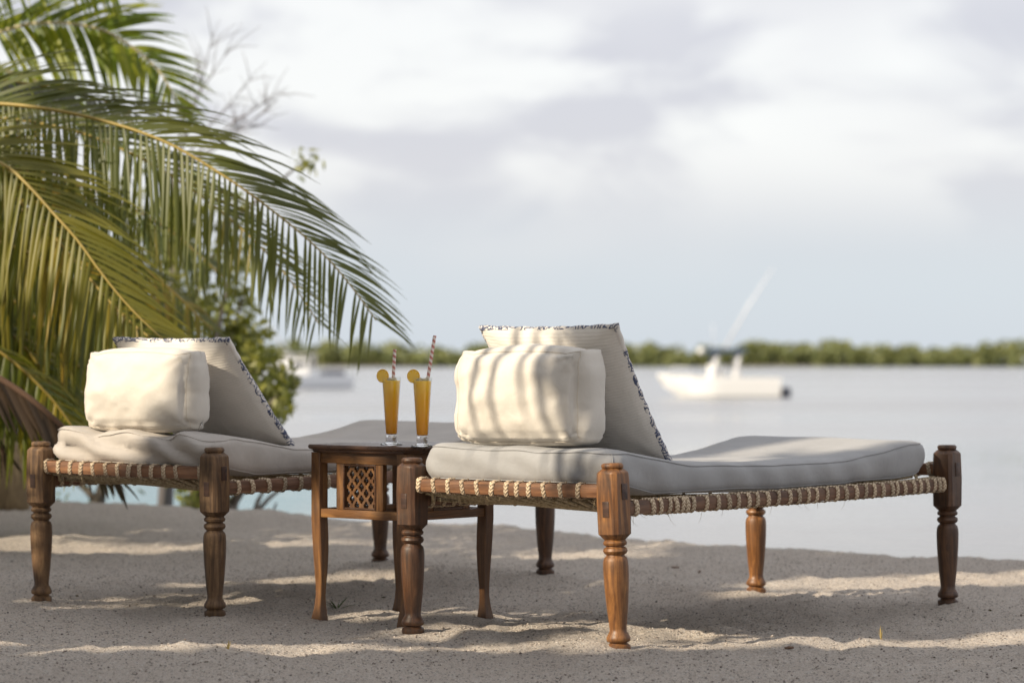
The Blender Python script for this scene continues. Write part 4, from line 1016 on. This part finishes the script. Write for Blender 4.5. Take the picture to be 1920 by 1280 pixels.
def build_boats():
    # centre-console boat on the right
    d = 150.0; p = px(1352, 0, d); root = empty('motor_boat', (p.x, d, SEA_Z), (0, 0, R(4)))
    tag(root, 'white open motor boat with blue canopy and dark outboard moored on the right', 'boat', 'boats at anchor')
    hull_mesh(6.3, 2.1, 1.08, M['boat_white'], root, 0.22)
    MB().box((-0.25, 0, 1.25), (0.95, 0.8, 1.1), bev=0.12).build('console', M['boat_white'], root, auto=40)
    MB().box((-0.55, 0, 2.0), (0.06, 0.75, 0.5), Matrix.Rotation(R(0), 4, 'Y'), bev=0.02).build('windscreen', M['tint'], root)
    MB().box((0.85, 0, 1.15), (0.45, 0.8, 0.75), bev=0.1).build('leaning_post', M['boat_white'], root, auto=40)
    MB().box((0.15, 0, 2.54), (2.3, 1.8, 0.24), bev=0.06).build('canopy', M['boat_blue'], root, auto=40)
    for sy in (-0.6, 0.6):
        MB().tube([(-0.5, sy, 0.9), (-0.45, sy, 1.7), (-0.2, sy, 2.46)], 0.11, 8).build('canopy_post', M['metal'], root)
        MB().tube([(0.75, sy, 0.9), (0.80, sy, 1.7), (0.95, sy, 2.46)], 0.11, 8).build('canopy_post', M['metal'], root)
    MB().tube([(0.0, -0.7, 2.5), (1.3, -1.0, 4.9), (2.65, -1.3, 7.0)], [0.06, 0.045, 0.025], 6).build('outrigger_pole', M['metal'], root)
    MB().tube([(-0.35, 0.3, 2.6), (-0.42, 0.3, 4.0)], [0.025, 0.015], 5).build('aerial', M['metal'], root)
    MB().lathe([(0.02, 2.35), (0.17, 2.42), (0.2, 2.55), (0.15, 2.68), (0.02, 2.72)], 12, (-1.15, -0.4, 0)).build('lamp', M['boat_white'], root)
    MB().tube([(-2.9, -0.5, 1.2), (-2.7, -0.6, 1.65), (-1.9, -0.9, 1.6), (-1.5, -0.95, 1.1)], 0.03, 6).build('bow_rail', M['metal'], root)
    ob = MB().box((3.5, 0, 0.72), (0.55, 0.45, 0.62), Matrix.Rotation(R(8), 4, 'Y'), bev=0.12).build('outboard', M['boat_dark'], root, auto=40)
    MB().box((3.55, 0, 0.0), (0.22, 0.16, 1.1), bev=0.04).build('motor_leg', M['boat_dark'], ob, auto=40)
    # larger fishing boat on the left, partly behind the bush
    d = 197.6; p = px(548, 0, d); root = empty('fishing_boat', (p.x, d, SEA_Z), (0, 0, R(12)))
    tag(root, 'larger white fishing boat with cabin and flybridge moored on the left', 'boat', 'boats at anchor')
    hull_mesh(8.6, 2.9, 0.95, M['boat_grey'], root, 0.55)
    V = [(-1.9, -1.05, 0.9), (1.1, -1.1, 0.9), (1.1, 1.1, 0.9), (-1.9, 1.05, 0.9), (-0.4, -0.95, 2.15), (1.0, -1.0, 2.15), (1.0, 1.0, 2.15), (-0.4, 0.95, 2.15)]
    F = [(0, 1, 5, 4), (1, 2, 6, 5), (2, 3, 7, 6), (3, 0, 4, 7), (4, 5, 6, 7), (3, 2, 1, 0)]
    cab = MB().add(V, F).build('cabin', M['boat_white'], root, smooth=False)
    for sy in (-1, 1): MB().box((0.35, sy*1.045, 1.72), (0.9, 0.03, 0.36), bev=0.01).build('window', M['tint'], cab)
    MB().box((0.6, 0, 2.42), (2.2, 1.9, 0.10), bev=0.04).build('flybridge_roof', M['boat_white'], root, auto=40)
    for (x, y) in ((-0.2, -.8), (-0.2, .8), (1.5, -.8), (1.5, .8)): MB().tube([(x, y, 1.0 if x > 1 else 2.1), (x, y, 2.38)], 0.05, 6).build('roof_post', M['metal'], root)
    MB().box((2.9, 0, 1.05), (1.6, 2.2, 0.5), bev=0.1).build('cockpit_coaming', M['boat_dark'], root, auto=40)
    MB().tube([(0.0, -0.9, 2.2), (-1.2, -1.3, 3.6), (-2.0, -1.6, 4.6)], [0.09, 0.07, 0.05], 6).build('outrigger_pole', M['metal'], root)
    MB().tube([(-4.2, -0.3, 1.5), (-3.0, -0.9, 1.95), (-1.6, -1.1, 1.6)], 0.035, 6).build('bow_rail', M['metal'], root)

# ------------------------------------------------------------------ small things on the sand
def build_small():
    rng = random.Random(9)
    def tuft(x, y, n, h, spread, m, label):
        b = on_ground(x, y); b.z = float(ground(b.x, b.y))
        o = empty('grass_tuft', b); tag(o, label, 'grass', 'grass sprigs in the sand')
        for i in range(n):
            a = rng.uniform(0, 2*math.pi); s = spread*rng.uniform(0.3, 1); hh = h*rng.uniform(.5, 1)
            dx, dy = math.cos(a)*s, math.sin(a)*s
            V, F = leaflet((0, 0, -0.005), (dx*0.6, dy*0.6, hh), math.hypot(s, hh), 0.0035, 3.0, (dy, -dx, 0.2), 5); me = bpy.data.meshes.new('blade'); me.from_pydata(V, [], F); link('blade', me, m, o)
    tuft(1652, 1186, 6, 0.06, 0.03, M['dry_grass'], 'dry yellow grass sprig alone on the sand at the right')
    tuft(428, 1228, 7, 0.035, 0.03, M['dry_grass'], 'small dry grass sprig on the sand at the lower left')
    tuft(632, 1146, 16, 0.04, 0.09, M['green_grass'], 'sparse green grass runner beside the left table foot')
    # coarse coral grit
    n = 22000; Y = 7.6+rngu(n, 3)**1.25*5.2; X = (np.random.RandomState(4).rand(n)*2-1)*(Y*0.195)
    Z = ground(X, Y); r = np.random.RandomState(6); s = 0.0016+0.0036*r.rand(n)**4
    base = np.array([(1, 0, 0), (0, 1, 0), (-1, 0, 0), (0, -1, 0), (0, 0, 1), (0, 0, -1)], float); bf = np.array([(0, 1, 4), (1, 2, 4), (2, 3, 4), (3, 0, 4), (1, 0, 5), (2, 1, 5), (3, 2, 5), (0, 3, 5)])
    V = base[None]*s[:, None, None]*(0.6+0.8*r.rand(n, 6, 1)) ; ang = r.rand(n)*6.28; ca, sa = np.cos(ang)[:, None], np.sin(ang)[:, None]
    V = np.stack([V[..., 0]*ca-V[..., 1]*sa, V[..., 0]*sa+V[..., 1]*ca, V[..., 2]*0.7], -1) + np.stack([X, Y, Z+s*0.3], -1)[:, None]
    F = bf[None]+(np.arange(n)*6)[:, None, None]
    o = link('coral_grit', mesh_np('coral_grit', V.reshape(-1, 3), F.reshape(-1, 3)), M['grit'], smooth=False); tag(o, 'coarse coral grit scattered over the sand', 'grit', kind='stuff')
    n = 90; lr = np.random.RandomState(14); Y = 7.7+lr.rand(n)*5.0; X = (lr.rand(n)*2-1)*Y*0.19
    C = np.stack([X, Y, ground(X, Y)+0.003], -1); V, F = leaf_quads(C, 0.016, lr, 0.4, 0.92)
    o = link('beach_litter', mesh_np('beach_litter', V, F), M['frond_dead'], smooth=False); tag(o, 'tiny dark bits of leaf litter scattered on the sand', 'litter', kind='stuff')
    # bits of dark driftwood and leaf
    for i, (x, y, L_, a, label) in enumerate(((1265, 1066, 0.04, 0.2, 'dark twig bit on the sand under the right daybed'), (1312, 1079, 0.025, 1.2, 'short dark chip on the sand behind the near leg of the right daybed'), (1480, 1222, 0.03, 0.4, 'thin dark stick on the sand in front of the right daybed'))):
        b = on_ground(x, y); b.z = float(ground(b.x, b.y))+0.003
        mb = MB(); dv = Vector((math.cos(a), math.sin(a), 0.05)); mb.tube([b-dv*L_/2, b+Vector((0, 0, .002)), b+dv*L_/2], [0.004, 0.005, 0.003], 6)
        tag(mb.build('driftwood_twig', M['rachis_dead']), label, 'twig', 'bits of driftwood')
def rngu(n, s): return np.random.RandomState(s).rand(n)

# ------------------------------------------------------------------ build everything
def side_ts():
    z = [240, 320, 355, 400, 435, 465, 487, 515, 580, 635, 690, 735, 785, 825, 880, 930, 985, 1030, 1075, 1115, 1165, 1215, 1260, 1310, 1355, 1395, 1440, 1485, 1507, 1545, 1590, 1620, 1655, 1690, 1715, 1755]
    r = []
    for q in z:                                    # photo column -> fraction of the rail
        col = 1100+q*0.3854; lo, hi = 0.0, 1.0
        for _ in range(40):
            m = (lo+hi)/2; w = bed_matrix(0) @ Vector((BW+.02, 0.03+(BL-.06)*m, HL-.143)); x = 960+FPX*w.x/w.y
            if x < col: lo = m
            else: hi = m
        r.append(min(max(lo, .015), .985))
    return r
for b in range(2):                                 # feet press small rims into the sand
    for (u, v) in ((0, 0), (BW, 0), (0, BL), (BW, BL)):
        w = bed_matrix(b) @ Vector((u, v, 0)); PITS.append((w.x, w.y, -0.012, 0.05)); PITS.append((w.x, w.y, 0.016, 0.10))
fr_ = np.random.RandomState(21)                     # worn footprints
for k in range(26):
    fy = fr_.uniform(7.8, 12.6); fx = fr_.uniform(-.19, .19)*fy; fa = fr_.uniform(0, 3.1)
    for q in (-0.06, 0.06):
        PITS.append((fx+q*math.cos(fa), fy+q*math.sin(fa), -0.020, 0.065))
    PITS.append((fx+0.15*math.cos(fa), fy+0.15*math.sin(fa), 0.014, 0.07)); PITS.append((fx, fy, 0.009, 0.19))
# level the sand at each foot so that none hovers
for b in range(2):
    for (u, v) in ((0, 0), (BW, 0), (0, BL), (BW, BL)):
        w = bed_matrix(b) @ Vector((u, v, 0)); tgt_z = w.z + (0.014 if (b == 0 and u > 0 and v == 0) else 0.002)
        PITS.append((w.x, w.y, tgt_z-float(ground(w.x, w.y)), 0.34))
for (ax, ay) in ((-1, -1), (1, -1), (-1, 1), (1, 1)):
    w = Matrix.Translation((-0.385, 9.66, 0)) @ Matrix.Rotation(R(-41), 4, 'Z') @ Vector((ax*.2065, ay*.2065, 0))
    PITS.append((w.x, w.y, 0.003-float(ground(w.x, w.y)), 0.2))

build_sand(); build_sea(); build_far_mangroves()
Z2 = (0.0, 0.0)
W1 = [M['leg_wood_shaded'], M['leg_wood'], M['leg_wood'], M['leg_wood_shaded']]
W2 = [M['leg_wood_old'], M['leg_wood_old'], M['leg_wood_shaded'], M['leg_wood_shaded']]
build_bed(0, 'right rope-strung daybed with turned wooden legs, nearest to the camera', W1, side_ts(), [0.02, .105, .185, .265, .345, .425, .50, .555, .62, .70, .785, .875, .985], [Z2, (-0.028, 0.012), Z2, Z2])
build_bed(1, 'left rope-strung daybed with turned wooden legs, under the palm', W2, [.035, .075, .12, .165, .21, .25, .29, .33, .375, .42, .46, .51, .55, .6, .65, .7, .75, .8, .85, .9, .95], [0.02, .1, .175, .245, .32, .40, .475, .545, .61, .68, .755, .83, .97], [Z2, Z2, Z2, Z2])
build_mattress(0, 'smooth grey mattress on the right daybed', M['grey'], 0.25)
build_mattress(1, 'wrinkled faded grey mattress on the left daybed', M['greige'], 1.0)
build_block(0, 'cream block cushion striped by palm shadows on the right daybed', 0.110, 0.685, 0.075, 0.630, 0.130, 0.312, 3, -2)
build_block(1, 'cream block cushion at the head of the left daybed', 0.135, 0.685, 0.075, 0.628, 0.115, 0.285, 8, -2)
build_pillow(0, 'large cream back pillow with navy printed border on the right daybed', 0.10, 0.70, 0.235, 1.03, 0.515, 0.575, 0.18, 4)
build_pillow(1, 'large cream back pillow with navy printed border on the left daybed', 0.145, 0.725, 0.23, 0.97, 0.58, 0.572, 0.18, 9)
tz = build_table()
build_drink((-0.418, 9.51, tz), 'left tall footed glass of orange juice on the side table', (0.05, 0.05, 1.0), R(-25), 'on the left', 0.272)
build_drink((-0.306, 9.36, tz), 'right tall footed glass of orange juice on the side table', (0.16, 0.02, 1.0), R(-20), 'on the right', 0.322)
build_palms(); build_trees(); build_shade(); build_boats(); build_small()
